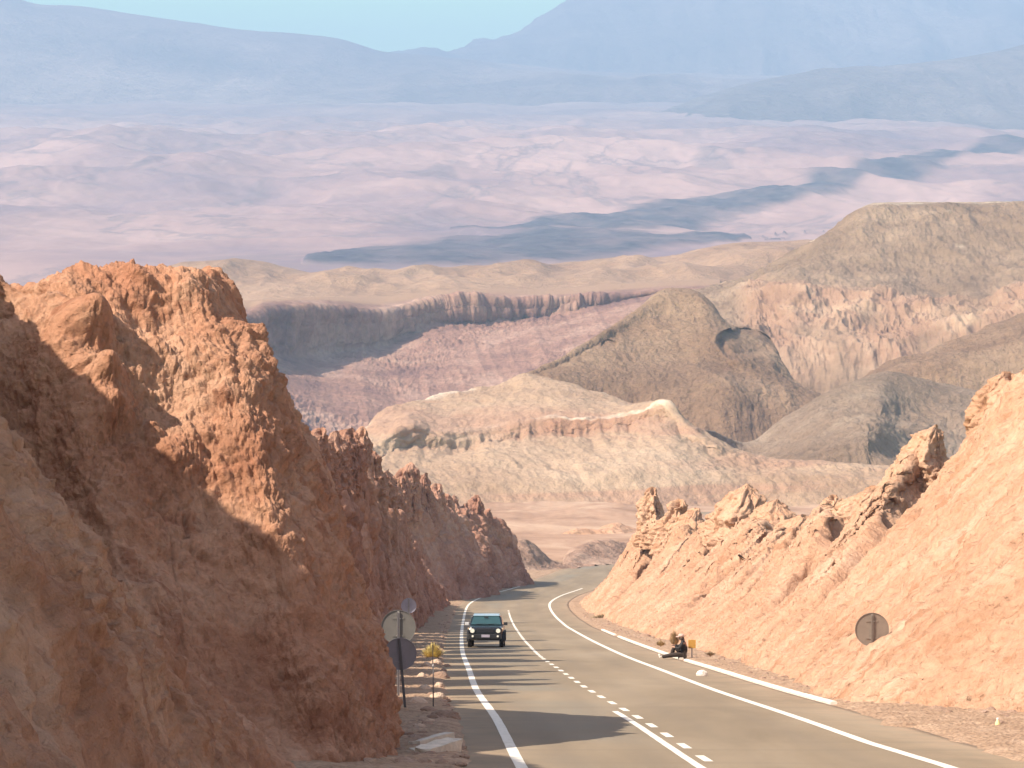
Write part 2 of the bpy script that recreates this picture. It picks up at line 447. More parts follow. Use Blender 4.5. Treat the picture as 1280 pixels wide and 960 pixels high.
# ------------------------------------------------------------------ near hill on the left (net of road-relative points x, d, height)
def W3(x, d, h): return np.array([x, d, h - 3.08 - S0*d])
NEAR = [
 [(-2.3,5,-.3),(-2.9,5,1),(-3.6,5,2.3),(-4.6,5,4),(-5.8,5,6),(-7.2,5.5,7.8),(-9.5,6,9.5),(-14,6,14),(-20,6,15)],
 [(-2.3,14,-.3),(-2.7,14,1),(-3.3,14.2,2.2),(-4.2,14.5,4),(-5.4,15,6),(-7,15.5,8),(-9.5,16,9.8),(-14,16,14),(-20,17,15)],
 [(-1.9,24,-.3),(-2.4,24,.9),(-2.9,24,2.0),(-3.5,23.5,3.1),(-4.7,23,4.8),(-6.4,23,7),(-9.2,24,10.),(-13.5,25,14.5),(-20,26,15)],
 [(-1.8,31,-.3),(-2.2,31,.5),(-2.75,30.5,1.2),(-3.6,29.5,2.2),(-5.3,30,4),(-7.4,31,6.5),(-10,34,10),(-14.3,39.5,16.2),(-20,41,16)],
 [(300,985,42.5,0),(90,850,46.2,0),(40,740,47.5,0),(0,620,48.8,0),(-40,500,50,0),(-65,420,51.2,0),(-90,374,53,0),(-14.2,47.5,13.9),(-20,49,12)],
 [(330,985,44.5,0),(200,835,47.6,0),(165,720,49,0),(130,600,50.4,0),(105,490,51.8,0),(88,405,53.2,0),(80,343,55,0),(-10.8,60,8),(-14,65,7)],
 [(420,985,46.5,0),(355,900,48,0),(308,790,49.4,0),(262,650,50.9,0),(232,510,52.4,0),(206,410,54,0),(185,331,56,0),(-8.4,62,8.2),(-11,67,6)],
 [(436,985,47.4,0),(412,850,48.9,0),(384,735,50.3,0),(356,605,51.7,0),(322,485,53.2,0),(280,406,54.8,0),(242,346,56.8,0),(-7.4,64,7.6),(-10,68,6)],
 [(496,970,50.5,0),(473,845,53,0),(446,740,55,0),(411,614,56.8,0),(364,506,58.5,0),(313,431,60,0),(262,362,61.5,0),(-8.4,67,7.2),(-11,71,6)],
 [(-3.2,58,-.3),(-3.8,59.5,1.0),(-4.2,61.5,2.3),(-5.0,63,3.5),(-5.9,64.5,4.6),(-6.8,66,5.6),(-7.8,67,6.3),(-9,70,6),(-12,73,5)],
 [(-4.5,63,-.4),(-5.2,64.5,.4),(-6,66,1.2),(-6.8,67.5,2),(-7.6,69,2.6),(-8.4,70.5,3),(-9.4,72,3.3),(-11,75,3),(-14,78,2.5)],
]
def rocky(G, big, bigf, med, medf, small, smallf, gul=0.0, gulf=.5, edge=None, seed=0.0):
    """push a sheet along its own normal with clods, ledges and run-off gullies"""
    N = gnormal(G)
    n = big*fbm(G*bigf, 4, off=seed) + med*ridged(G*medf, 4, .55, off=seed+3) + small*(np.abs(fbm(G*smallf, 3, .6, off=seed+5))*2 - .3)
    if gul:
        sl = np.cumsum(np.linalg.norm(np.diff(G, axis=1, prepend=G[:, :1]), axis=-1), axis=1)
        base = sl[sl.shape[0]//2][None, :].repeat(G.shape[0], 0)
        wv = fbm(G*.25, 3, off=seed+8)*2.0
        n = n + gul*ridged(v3((base + wv)*gulf, G[..., 2]*gulf*.12, seed), 4, .55)
    w = 1.0 if edge is None else edge
    return G + N*(n*w)[..., None] if np.ndim(n) else G

def build_near_hill():
    C = np.array([[P(*p[:3]) if len(p) == 4 else W3(*p) for p in col] for col in NEAR])       # (cols, rows, 3)
    C = C.transpose(1, 0, 2)                                    # rows first
    A = catmull(C, 330, [1.5, 1.6, 1.9, 2, 2, 1.8, 1.6, 1.2])
    A = catmull(A.transpose(1, 0, 2), 1150, [1, 1.3, 1.6, 2, 2.2, 2.3, 2.3, 2.0, 1.6, 1]).transpose(1, 0, 2)
    nv, nu = A.shape[:2]
    N = gnormal(A)
    if N[nv//3, nu//2, 0] < 0: N = -N
    G = A
    # big blocks and overhangs
    n = .42*fbm(G*.33, 4, .5, off=1.0) + .16*ridged(G*np.array([.9, .9, .55]), 4, .58, off=2.0) - .05
    rg = .45 + .9*sstep(-.25, .35, fbm(G*.22, 3, off=40.))
    n = n + rg*(.085*ridged(G*2.3, 4, .6, off=3.) + .05*np.abs(fbm(G*5.5, 3, .6, off=4.))*2)
    n = n + .11*blocks(G*np.array([1.3, 1.3, 1.0]) + .35*v3(fbm(G*1.1, 2), fbm(G*1.1, 2, off=5.), 0*G[..., 0]), 2.) + .055*blocks(G*3.6, 5.)
    # downhill run-off grooves
    n = n - .08*sstep(.55, .9, ridged(v3(G[..., 0]*.9 + G[..., 1]*.55 + .5*fbm(G*.3, 3), G[..., 2]*.10, 2), 3))
    G = G + N*n[..., None]
    # small knobs
    for (px, py, d, r, amp) in ((316, 428, 54.8, .55, .6), (350, 468, 54.2, .65, .5), (108, 415, 53.0, .55, .8), (122, 480, 52.0, .5, .8), (135, 515, 51.6, .4, .5), (100, 335, 55.0, .3, .12), (375, 545, 53., .7, .3), (205, 500, 52.4, .6, -.35)):
        c = P(px, py, d); q = np.linalg.norm((G - c)*np.array([1, .8, 1]), axis=-1)
        G = G + N*(amp*np.exp(-(q/r)**2*1.4))[..., None]
    structure(grid_mesh('hill', G, M['red']))
build_near_hill()

# ------------------------------------------------------------------ left wall of fins along the road
def build_left_wall():
    D = np.arange(57, 283, .13)
    toe = herm([57, 68, 90, 130, 165, 200, 230, 255, 275, 283], [-4.6, -4.3, -4.5, -5.4, -5.9, -6.4, -6.9, -6.7, -6.2, -6.6], D)
    cx = herm([57, 75, 95, 130, 150, 175, 200, 235, 255, 268, 276, 283], [-7.2, -6.4, -6.3, -6.7, -7.2, -7.7, -8.2, -9.0, -8.6, -7.4, -6.6, -7.2], D)
    H = herm([57, 62, 75, 95, 130, 150, 175, 200, 230, 245, 258, 268, 276, 283], [2.4, 4.6, 5.8, 6.6, 7.0, 6.4, 6.8, 7.0, 7.2, 5.6, 4.0, 2.4, .5, -.5], D)
    # fins: deep slots between them let the sun through on to the road
    g = np.zeros_like(D)
    rs = np.random.RandomState(5)
    c = 59.5; k = 0
    while c < 262:
        w = rs.uniform(1.2, 1.9)*(1.0 if c < 140 else .8); dep = rs.uniform(.62, .82) if c < 175 else rs.uniform(.1, .4)
        g = np.maximum(g, dep*np.exp(-((D - c)/w)**4))
        c += rs.uniform(6.2, 9.5); k += 1
    teeth = .6*fbm(v3(D*.35, 0, 1), 4, .6) + 1.5*np.clip(ridged(v3(D*.31, 0, 2), 4, .6), 0, 1)**2
    cx = cx + .9*fbm(v3(D*.4, 3, 2), 4, .6)*sstep(57, 70, D)
    H = np.maximum(H*(1 - g) + teeth*sstep(1, 5, H), -.5)
    toe2 = toe - 2.2*g; cx2 = cx - 1.0*g
    prof = [(0, -.06), (.12, .06), (.32, .25), (.52, .48), (.70, .70), (.86, .90), (1.0, 1.0), (1.25, .97), (1.9, .7), (3.0, .2)]
    rows = []
    lead = .45*0
    for t, hh in prof:
        x = toe2 + (cx2 - toe2)*t
        h = H*hh if hh > 0 else np.full_like(D, -.4)
        rows.append(v3(x, D, h + zr(D)))
    A = catmull(np.array(rows), 190, [1, 1.6, 1.8, 1.8, 1.6, 1.3, 1.0, 1.4, 1.0])
    N = gnormal(A)
    if N[60, 600, 0] < 0: N = -N
    G = A
    n = .4*fbm(G*.28, 4, .5, off=11.) + .36*ridged(G*np.array([.9, .9, .3]), 4, .6, off=12.) + .12*ridged(G*1.9, 3, .65, off=13.) + .45*blocks(G*np.array([.8, .8, .5]), 3.) - .1
    G = G + N*n[..., None]
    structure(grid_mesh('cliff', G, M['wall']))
    # the two farther fins
    def fin(pts, seed):
        C = np.array([[P(*q) if len(q) == 3 else np.array(q[:3]) for q in col] for col in pts]).transpose(1, 0, 2)
        A = catmull(C, 150); A = catmull(A.transpose(1, 0, 2), 260).transpose(1, 0, 2)
        N = gnormal(A)
        if N[50, 130, 1] > 0: N = -N
        n = .5*fbm(A*.3, 4, .5, off=seed) + .75*ridged(A*np.array([.45, .45, .16]), 4, .6, off=seed+1) + .25*ridged(A*1.3, 3, .65, off=seed+2) - .2
        n = n*.9 + .7*blocks(A*np.array([.55, .55, .33]), seed)
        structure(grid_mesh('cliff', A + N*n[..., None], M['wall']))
    fin([  # columns left -> right, rows foot -> crest -> back
        [(440, 752, 276), (440, 715, 279), (440, 660, 282), (440, 615, 286), (440, 608, 292), (440, 640, 300)],
        [(500, 754, 278), (500, 712, 281), (498, 660, 284), (497, 620, 286), (496, 604, 289), (496, 640, 300)],
        [(540, 754, 282), (530, 710, 285), (522, 660, 287), (516, 622, 288), (512, 602, 291), (514, 640, 302)],
        [(575, 753, 288), (560, 710, 290), (550, 668, 292), (543, 640, 294), (538, 622, 296), (540, 650, 306)],
        [(600, 750, 295), (587, 710, 297), (575, 675, 299), (566, 655, 300), (558, 640, 302), (556, 660, 310)],
        [(617, 746, 303), (607, 715, 305), (594, 685, 306), (582, 660, 307), (570, 645, 308), (562, 680, 315)],
        [(612, 745, 312), (600, 725, 313), (588, 700, 314), (575, 685, 315), (562, 672, 316), (552, 700, 320)]], 31.)
    fin([
        [(520, 750, 300), (520, 720, 306), (520, 690, 312), (520, 655, 318), (522, 655, 324), (522, 670, 332)],
        [(570, 748, 306), (568, 715, 311), (565, 680, 315), (563, 652, 319), (563, 638, 323), (563, 665, 332)],
        [(605, 746, 312), (602, 712, 315), (598, 680, 318), (594, 655, 321), (591, 637, 325), (590, 665, 335)],
        [(630, 743, 320), (625, 715, 322), (618, 690, 324), (611, 670, 326), (605, 654, 329), (600, 680, 338)],
        [(648, 740, 328), (644, 717, 330), (638, 697, 331), (632, 676, 332), (625, 655, 334), (615, 690, 341)],
        [(661, 737, 337), (658, 722, 338), (653, 708, 338), (647, 692, 339), (640, 674, 340), (628, 700, 346)],
        [(656, 736, 345), (650, 727, 345), (643, 715, 345), (636, 703, 346), (628, 695, 347), (618, 710, 350)]], 47.)
build_left_wall()

# ------------------------------------------------------------------ right bank
def build_right_bank():
    D = np.arange(24, 345, .15)
    toe = herm([24, 48, 58, 66, 70.5, 73, 76, 85, 97, 113, 150, 188, 230, 262, 280, 295, 310, 330, 345],
               [16, 13.6, 12.4, 11.4, 9.7, 8.5, 8.2, 8.4, 8.6, 8.5, 8.1, 7.7, 7.4, 6.6, 6.8, 8.2, 10.6, 14.5, 17.5], D)
    tab = [(24, 30, 14), (50, 25, 13), (80, 22, 12.2), (98, 20.4, 11.4), (107, 19.3, 10.6), (110.5, 18.2, 9.2), (113.5, 14.6, 5.6), (117, 15.2, 6.2), (121, 16.9, 8.2), (125, 16.2, 7.4),
           (128.5, 14.2, 5.4), (134, 14.6, 5.8), (140, 15.0, 6.3), (144, 14.2, 5.4), (152, 14.8, 5.0), (163, 15.2, 5.4), (173, 15.5, 5.6), (182, 15.8, 6.1), (191, 15.8, 6.7), (199, 15.4, 7.0),
           (203, 14.6, 6.2), (216, 14.4, 6.2), (226, 14.6, 6.8), (236, 14.0, 6.9), (244, 13.4, 6.6), (249, 12.0, 5.4), (256, 12.2, 6.2), (261, 11.8, 6.4), (266, 11.9, 6.8),
           (272, 11.3, 5.2), (280, 11.0, 4.0), (288, 11.2, 3.0), (298, 12.8, 2.2), (310, 15.5, 1.8), (330, 19.5, 1.2), (345, 22, .6)]
    t_ = np.array(tab)
    LEAD = 11.0*sstep(60, 95, D)*(1 - sstep(285, 335, D))
    cx = herm(t_[:, 0], t_[:, 1], D + LEAD); H = herm(t_[:, 0], t_[:, 2], D + LEAD)
    rough = .8*fbm(v3(D*.3, 3, 1), 4, .6) + .5*ridged(v3(D*.9, 3, 2), 3)
    H = H + rough*sstep(2, 5, H)*.55
    prof = [(-.12, -.08), (0, -.01), (.07, .035), (.2, .155), (.4, .365), (.6, .575), (.78, .76), (.91, .91), (1.0, 1.0), (1.08, .98), (1.35, .75), (2.0, .3)]
    rows = []
    for t, hh in prof:
        # the fins lean away: their upper parts sit farther along the road than their feet
        x = toe + (cx - toe)*t
        h = H*hh - (.3 if hh < 0 else 0)
        Dt = D + LEAD*np.clip(t, 0, 1.1)
        rows.append(v3(x, Dt, h + zr(Dt)))
    A = catmull(np.array(rows), 210, [.6, .7, 1, 1.5, 1.6, 1.4, 1.1, .9, .7, .8, .8])
    N = gnormal(A)
    if N[100, 800, 2] < 0: N = -N
    v = np.linspace(0, 1, A.shape[0])[:, None]
    up = sstep(.45, .75, v)
    G = A
    along = v3(G[..., 1]*1.0, 0, 0)[..., 0]
    n = .34*fbm(G*.22, 4, .5, off=61.) + .13*fbm(G*1.1, 4, .6, off=62.)
    n = n + up*(.26*ridged(G*np.array([1.0, 1.0, .9]), 5, .66, off=63.) - .05)
    gx = D[None, :] + .9*fbm(G*.18, 3, off=6.)*2
    n = n + (.22 + .2*up)*ridged(v3(gx*.13, (G[..., 0] - toe)*.05, 4), 4, .55)
    st = ridged(v3(gx*.75, G[..., 0]*.16, 9), 4, .6)
    n = n - .16*sstep(.35, .8, st)
    n = n + .14*np.abs(fbm(G*2.4, 4, .65, off=64.))*2 + .16*ridged(G*1.3, 4, .68, off=66.)
    # pits and overhung scoops, drawn out down the slope
    pit = sstep(.30, .46, fbm(v3(gx*.9, G[..., 0]*.34, G[..., 2]*.34), 4, .55, off=70.))
    n = n - .34*pit
    n = n + (.03 + .10*up)*blocks(v3(gx*.8, G[..., 0]*.55, G[..., 2]*.55), 7.) + .04*blocks(G*2.2, 9.)
    # furrows between the fins, deepest near the crest
    for dc, wd, dp in ((113.3, 1.5, 2.0), (128, 1.7, 1.7), (143.5, 1.6, 1.4), (157, 1.4, 1.0), (179, 3.2, 3.0), (204.5, 2.6, 2.4), (231, 2.8, 1.8), (248.5, 2.6, 2.6)):
        u_ = gx - (dc - 11.0)
        n = n - dp*np.where(u_ < 0, np.exp(-(u_/(1.8*wd))**2), np.exp(-(u_/(.40*wd))**2))*sstep(.16, .5, v)
    G = G + N*n[..., None]
    for (px, py, d, r, amp) in ((878, 708, 177, 1.5, -1.9), (893, 700, 181, 1.2, -1.2), (790, 730, 235, 1.3, -.8), (1200, 800, 88, .6, -.35), (1255, 770, 84, .7, -.35)):
        c = P(px, py, d); j = np.argmin(np.linalg.norm(G - c, axis=-1)); c = G.reshape(-1, 3)[j].copy()
        q = np.linalg.norm((G - c)*np.array([.6, 1, .6]), axis=-1)
        G = G + np.array([.75, .2, -.62])*(-amp*np.exp(-(q/r)**4))[..., None]
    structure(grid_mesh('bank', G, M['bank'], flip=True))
build_right_bank()

def spire(px, py_top, py_base, d, w, seed, mat, lean=0.0, pw=1.6, knob=0.0, deep=1.3):
    """a weathered pinnacle standing on the crest of the bank: w = width in photo px at its foot"""
    top = P(px, py_top, d); base = P(px, py_base, d)
    h = (top[2] - base[2]); r0 = .5*w/F*d
    nt_, nh = 150, 130
    th = np.linspace(0, 2*np.pi, nt_); t = np.linspace(-.5, 1, nh)
    T, TH = np.meshgrid(t, th, indexing='ij')
    prof = np.clip(1 - np.clip(T, -.5, 1)**pw, 0, 2)**.8 + np.where(T < 0, -T*.7, 0)
    prof = prof + knob*np.exp(-((T - .86)/.07)**2)*(T < .97)
    prof[-1] = 0.0
    cx_, cy_, cz_ = np.cos(TH), np.sin(TH), T*h/r0
    q = v3(cx_, cy_, cz_*.6)
    am = min(1.0, 46.0/w)
    rr = r0*prof*(1 + am*.55*fbm(q*.9, 3, off=seed) + am*.36*ridged(q*np.array([1.4, 1.4, 1.7]), 4, .62, off=seed+2) + .16*ridged(q*3.6, 3, .65, off=seed+4))
    rr = np.maximum(rr + r0*.16*(prof > .02)*blocks(q*np.array([3.2, 3.2, 2.0]), seed), .0)
    facet = np.full_like(TH, 9.0)
    for an, ds_ in ((-38, .74), (-148, .95), (75, .9), (150, .95), (20, .8)):
        facet = np.minimum(facet, ds_/np.maximum(np.cos(TH - math.radians(an + 14*math.sin(seed))), .12))
    rr = rr*(.25 + .75*np.minimum(facet, 1.6))
    # steeper on the side away from the road
    lean = lean*T + .35*fbm(v3(T*2.2, 0*T, seed + 0*T), 3)*sstep(-.2, .4, T)
    X = base[0] + np.where(cx_ > 0, .7, 1.1)*rr*cx_ + lean*r0; Y = d + deep*rr*cy_; Z = base[2] + T*h
    Z = np.minimum(Z, base[2] + h*(.90 + .07*np.sin(2*TH + seed) + .05*fbm(v3(np.cos(TH)*2, np.sin(TH)*2, seed + 0*TH), 3)))
    G = v3(X, Y, Z)
    G = G + np.stack([np.cos(TH), np.sin(TH)*.6, .25 + 0*TH], -1)*(r0*(prof > .05)*(.20*fbm(G*1.1/r0, 4, .6, off=seed) + .12*ridged(G*np.array([1.0, 1.0, 2.4])*1.3/r0, 3, .6, off=seed)))[..., None]
    structure(grid_mesh('rock_spire', G, mat))
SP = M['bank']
SW = M['wall']
for k, (px, yt, yb, d, w, ln) in enumerate([(398, 533, 600, 84, 40, .1), (409, 544, 600, 88, 34, 0), (421, 537, 610, 96, 46, -.1), (437, 533, 620, 110, 48, .1), (452, 531, 620, 128, 38, .15), (466, 562, 640, 150, 42, 0),
        (480, 586, 660, 180, 40, .1), (493, 596, 660, 212, 34, .1), (504, 585, 650, 284, 28, -.1), (514, 576, 650, 287, 30, .1), (531, 589, 655, 292, 36, 0), (545, 603, 660, 298, 34, .1), (558, 616, 670, 303, 28, .2),
        (568, 617, 665, 322, 20, .1), (583, 628, 680, 323, 24, 0), (595, 617, 680, 325, 26, .1), (607, 634, 690, 329, 26, .2), (630, 657, 710, 333, 30, .2)]):
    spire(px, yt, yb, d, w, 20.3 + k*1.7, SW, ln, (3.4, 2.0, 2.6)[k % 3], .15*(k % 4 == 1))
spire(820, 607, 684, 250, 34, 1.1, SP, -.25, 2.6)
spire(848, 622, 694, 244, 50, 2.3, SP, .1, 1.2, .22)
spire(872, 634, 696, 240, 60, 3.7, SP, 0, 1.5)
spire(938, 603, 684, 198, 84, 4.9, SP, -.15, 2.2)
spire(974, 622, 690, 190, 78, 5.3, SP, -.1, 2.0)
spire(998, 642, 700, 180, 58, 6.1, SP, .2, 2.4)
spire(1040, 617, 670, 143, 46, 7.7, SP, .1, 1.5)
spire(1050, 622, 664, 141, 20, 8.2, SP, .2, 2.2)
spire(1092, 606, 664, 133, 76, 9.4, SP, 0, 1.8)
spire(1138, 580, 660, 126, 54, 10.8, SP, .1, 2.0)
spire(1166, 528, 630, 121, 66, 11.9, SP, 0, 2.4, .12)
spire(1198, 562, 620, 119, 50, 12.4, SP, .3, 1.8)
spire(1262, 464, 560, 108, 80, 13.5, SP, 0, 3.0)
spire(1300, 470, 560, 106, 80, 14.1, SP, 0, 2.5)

# ------------------------------------------------------------------ middle-distance hills
def px_rows(rows, n):
    lo = max(r[0][0] for r in rows); hi = min(r[-1][0] for r in rows)
    px = np.linspace(lo, hi, n)
    out = []
    for r in rows:
        a = np.array(r, float)
        py = herm(a[:, 0], a[:, 1], px); d = herm(a[:, 0], a[:, 2], px)
        out.append(np.array([P(x, y, z) for x, y, z in zip(px, py, d)]))
    return np.array(out)
def hill(rows, nu, nv, disp, mat, wts=None, name='hill', attrs=None, scoop=()):
    C = px_rows(rows, nu)
    A = catmull(C, nv, wts)
    N = gnormal(A)
    if N[nv//2, nu//2, 1] > 0: N = -N
    n = disp(A, np.linspace(0, 1, nv)[:, None]*np.ones((1, nu)))
    G = A + N*n[..., None]
    for (x0, y0, rx, ry, dep) in scoop:
        px = 640 + F*A[..., 0]/A[..., 1]; py = 300 - F*A[..., 2]/A[..., 1]
        q = ((px - x0)/rx)**2 + ((py - y0)/ry)**2
        G[..., 1] += dep*(1 - sstep(.55, 1.0, q + .35*fbm(A*.05, 4, off=3.)))
    return structure(grid_mesh(name, G, mat))

# cream hill with its white ledge
def cream_disp(A, v):
    n = 1.1*fbm(A*.035, 4, .5, off=81.) + 1.5*ridged(v3(A[..., 0]*.045 + A[..., 2]*.05, A[..., 1]*.012, A[..., 2]*.012), 5, .58, off=82.) + .5*fbm(A*.22, 4, .65, off=83.) + .5*ridged(A*np.array([.1, .1, .35]), 4, .6, off=85.)
    led = np.exp(-((v - .50)/.055)**2)
    n = n + .55*fbm(A*np.array([.06, .06, .12]), 5, .65, off=86.)*2
    n = n + led*(1.6*ridged(v3(A[..., 0]*.16, A[..., 1]*.03, A[..., 2]*.05), 4, .62, off=84.) - .6) + 1.3*blocks(v3(A[..., 0]*.09, A[..., 1]*.05, A[..., 2]*.28), 4.)*np.exp(-((v - .5)/.12)**2)
    return n
M['cream'].node_tree  # base colours; the ledge is a bed of white rock with red clay under it
def cream_mat():
    m = NT('cream_hill_beds')
    n1 = m.noise(.02, 8, .62, dist=.4)
    c = m.ramp(n1, [(.3, (.29, .19, .125)), (.5, (.36, .25, .17)), (.7, (.44, .325, .23))])
    c = m.mix(.5, c, m.ramp(m.noise(.5, 6, .7), [(.3, .72), (.7, 1.2)]), 'MULTIPLY')
    w = m.noise(1.0, 5, .6, co=m.map((.006, .006, .13)), dist=.4)
    c = m.mix(m.ramp(w, [(.50, 0.0), (.60, .6)]), c, (.33, .19, .13))
    a = m.n('ShaderNodeAttribute', attribute_name='red')
    c = m.mix(m.math('MULTIPLY', a.outputs['Fac'], m.ramp(m.noise(.09, 7, .7), [(.3, .25), (.6, .85)])), c, (.29, .155, .10))
    a = m.n('ShaderNodeAttribute', attribute_name='white')
    c = m.mix(m.math('MULTIPLY', a.outputs['Fac'], m.ramp(m.noise(.2, 6, .7), [(.35, .2), (.6, .9)])), c, (.74, .64, .51))
    m.color(c)
    m.normal(m.bump(m.noise(.9, 7, .7), .35, 1.0, m.bump(m.noise(.2, 6, .7), 1.2)))
    return m.m
def build_cream():
    rows = [
     [(380, 690, 680), (560, 690, 690), (640, 690, 695), (740, 690, 700), (830, 680, 710), (920, 670, 725), (1100, 670, 730), (1360, 715, 730)],
     [(380, 640, 705), (480, 622, 712), (560, 612, 722), (640, 604, 730), (740, 600, 735), (830, 590, 745), (920, 596, 752), (1100, 604, 755), (1360, 649, 755)],
     [(380, 615, 720), (480, 596, 735), (560, 578, 755), (640, 568, 765), (740, 566, 770), (830, 560, 772), (900, 584, 766), (1100, 600, 765), (1360, 645, 765)],
     [(380, 600, 740), (470, 575, 758), (510, 556, 775), (560, 566, 782), (620, 556, 792), (680, 548, 800), (760, 543, 803), (830, 530, 800), (860, 556, 788), (920, 580, 775), (1100, 596, 770), (1360, 641, 770)],
     [(380, 590, 745), (470, 558, 764), (510, 533, 778), (545, 545, 785), (590, 541, 795), (640, 533, 802), (700, 526, 806), (770, 526, 806), (800, 518, 805), (830, 508, 803), (850, 530, 795), (920, 574, 780), (1100, 594, 775), (1360, 639, 775)],
     [(380, 585, 765), (470, 540, 800), (510, 523, 825), (560, 518, 845), (640, 508, 855), (700, 503, 850), (770, 512, 835), (830, 506, 812), (850, 526, 802), (920, 570, 788), (1100, 590, 780), (1360, 635, 780)],
     [(380, 580, 785), (455, 545, 830), (475, 522, 850), (510, 506, 875), (560, 494, 900), (640, 479, 920), (656, 472, 922), (700, 478, 910), (760, 498, 885), (800, 512, 865), (830, 507, 835), (850, 524, 815), (920, 566, 795), (1100, 588, 790), (1360, 633, 790)],
     [(380, 620, 830), (455, 600, 880), (510, 570, 930), (640, 545, 980), (700, 545, 970), (800, 560, 920), (850, 560, 870), (920, 590, 850), (1100, 610, 840), (1360, 655, 840)]]
    nu, nv = 700, 300
    C = px_rows(rows, nu)
    wl = np.concatenate([[0], np.cumsum([1, 1.2, 1.2, .8, 1.0, 1.1, .7])]); tt = np.interp(np.linspace(0, wl[-1], nv), wl, np.arange(8.))
    i0 = np.clip(tt.astype(int), 0, 6); f0 = (tt - i0)[:, None, None]
    A = C[i0]*(1 - f0) + C[i0 + 1]*f0
    N = gnormal(A)
    if N[nv//2, nu//2, 1] > 0: N = -N
    v = np.linspace(0, 1, nv)[:, None]*np.ones((1, nu))
    w = np.concatenate([[0], np.cumsum([1, 1.2, 1.2, .8, 1.0, 1.1, .7])]); w /= w[-1]
    G = A + N*cream_disp(A, v)[..., None]
    G[..., 2] += np.exp(-((v - .52)/.10)**2)*(3.2*fbm(v3(A[..., 0]*.045, A[..., 1]*.01, 0), 5, .62, off=87.) + 1.0*ridged(v3(A[..., 0]*.16, A[..., 2]*.02, 0), 3, .6))
    wob = .5*fbm(A*.05, 5, .6, off=5.)
    vv = v + .035*fbm(A*.05, 5, .62, off=5.)
    px = 640 + F*A[..., 0]/A[..., 1]
    on = sstep(480, 520, px)*(1 - sstep(832, 846, px))
    red = np.interp(vv, [0, w[3]-.06, w[3]-.01, w[4]-.02, w[4], 1], [0, 0, 1, 1, 0, 0])*on
    onw = sstep(-.05, .25, fbm(v3(A[..., 0]*.022, A[..., 1]*.022, 1), 4, .6, off=29.) + .1)
    red = red*(.35 + .65*onw)
    white = onw*np.interp(vv, [0, w[4]-.012, w[4], w[4]+.012, w[4]+.03, 1], [0, 0, 1, 1, 0, 0])*on*sstep(-.12, .22, fbm(A*np.array([.03, .03, .03]), 4, .6, off=2.) + .06)
    top = sstep(w[6]-.03, w[6], v)*sstep(.05, .3, fbm(A*.05, 4, off=12.))*(px < 850)
    structure(grid_mesh('hill', G, cream_mat(), attrs={'red': red, 'white': np.maximum(white, top*.7)}))
build_cream()

def soft(a, f, b, g, c, h, seed):
    return lambda A, v: (1 - .65*sstep(.66, .8, v))*(a*fbm(A*f, 4, .5, off=seed) + 1.5*b*ridged(A*np.array([g, g*.35, g*.25]), 5, .6, off=seed+1) + 1.5*c*fbm(A*h, 4, .65, off=seed+2) + .6*b*ridged(v3(A[..., 0]*g*3.1 + fbm(A*g, 3), A[..., 1]*g*.5, A[..., 2]*g*.4), 4, .6, off=seed+4))

# grey-brown hills behind the right bank
GREY = rock_mat('grey_hill', (.27, .185, .125), (.345, .245, .17), (.45, .34, .245), s=.05, bumps=((2, .25), (9, .07)))
hill([[(820, 660, 755), (930, 660, 760), (1060, 660, 765), (1180, 690, 770), (1320, 720, 770)],
      [(820, 585, 790), (900, 590, 800), (960, 592, 805), (1060, 590, 800), (1130, 585, 800), (1200, 600, 800), (1320, 640, 800)],
      [(820, 555, 830), (870, 568, 840), (910, 580, 850), (960, 574, 845), (1020, 555, 830), (1085, 540, 822), (1135, 565, 850), (1180, 580, 850), (1320, 600, 850)],
      [(820, 530, 860), (845, 522, 870), (880, 548, 900), (930, 572, 920), (980, 556, 910), (1040, 528, 890), (1090, 520, 870), (1145, 545, 910), (1190, 550, 930), (1320, 560, 920)],
      [(820, 528, 880), (845, 524, 885), (880, 540, 920), (930, 560, 950), (980, 535, 950), (1040, 505, 950), (1095, 512, 940), (1130, 518, 960), (1180, 510, 980), (1320, 530, 960)],
      [(820, 540, 920), (880, 538, 940), (930, 552, 970), (980, 520, 990), (1030, 492, 1000), (1070, 472, 1010), (1110, 463, 1020), (1150, 472, 1030), (1200, 482, 1040), (1250, 490, 1040), (1320, 500, 1030)],
      [(820, 580, 1000), (930, 580, 1040), (1030, 540, 1060), (1110, 520, 1080), (1200, 530, 1090), (1320, 540, 1090)]],
     520, 220, soft(1.6, .03, 1.6, .05, .5, .2, 91.), GREY)

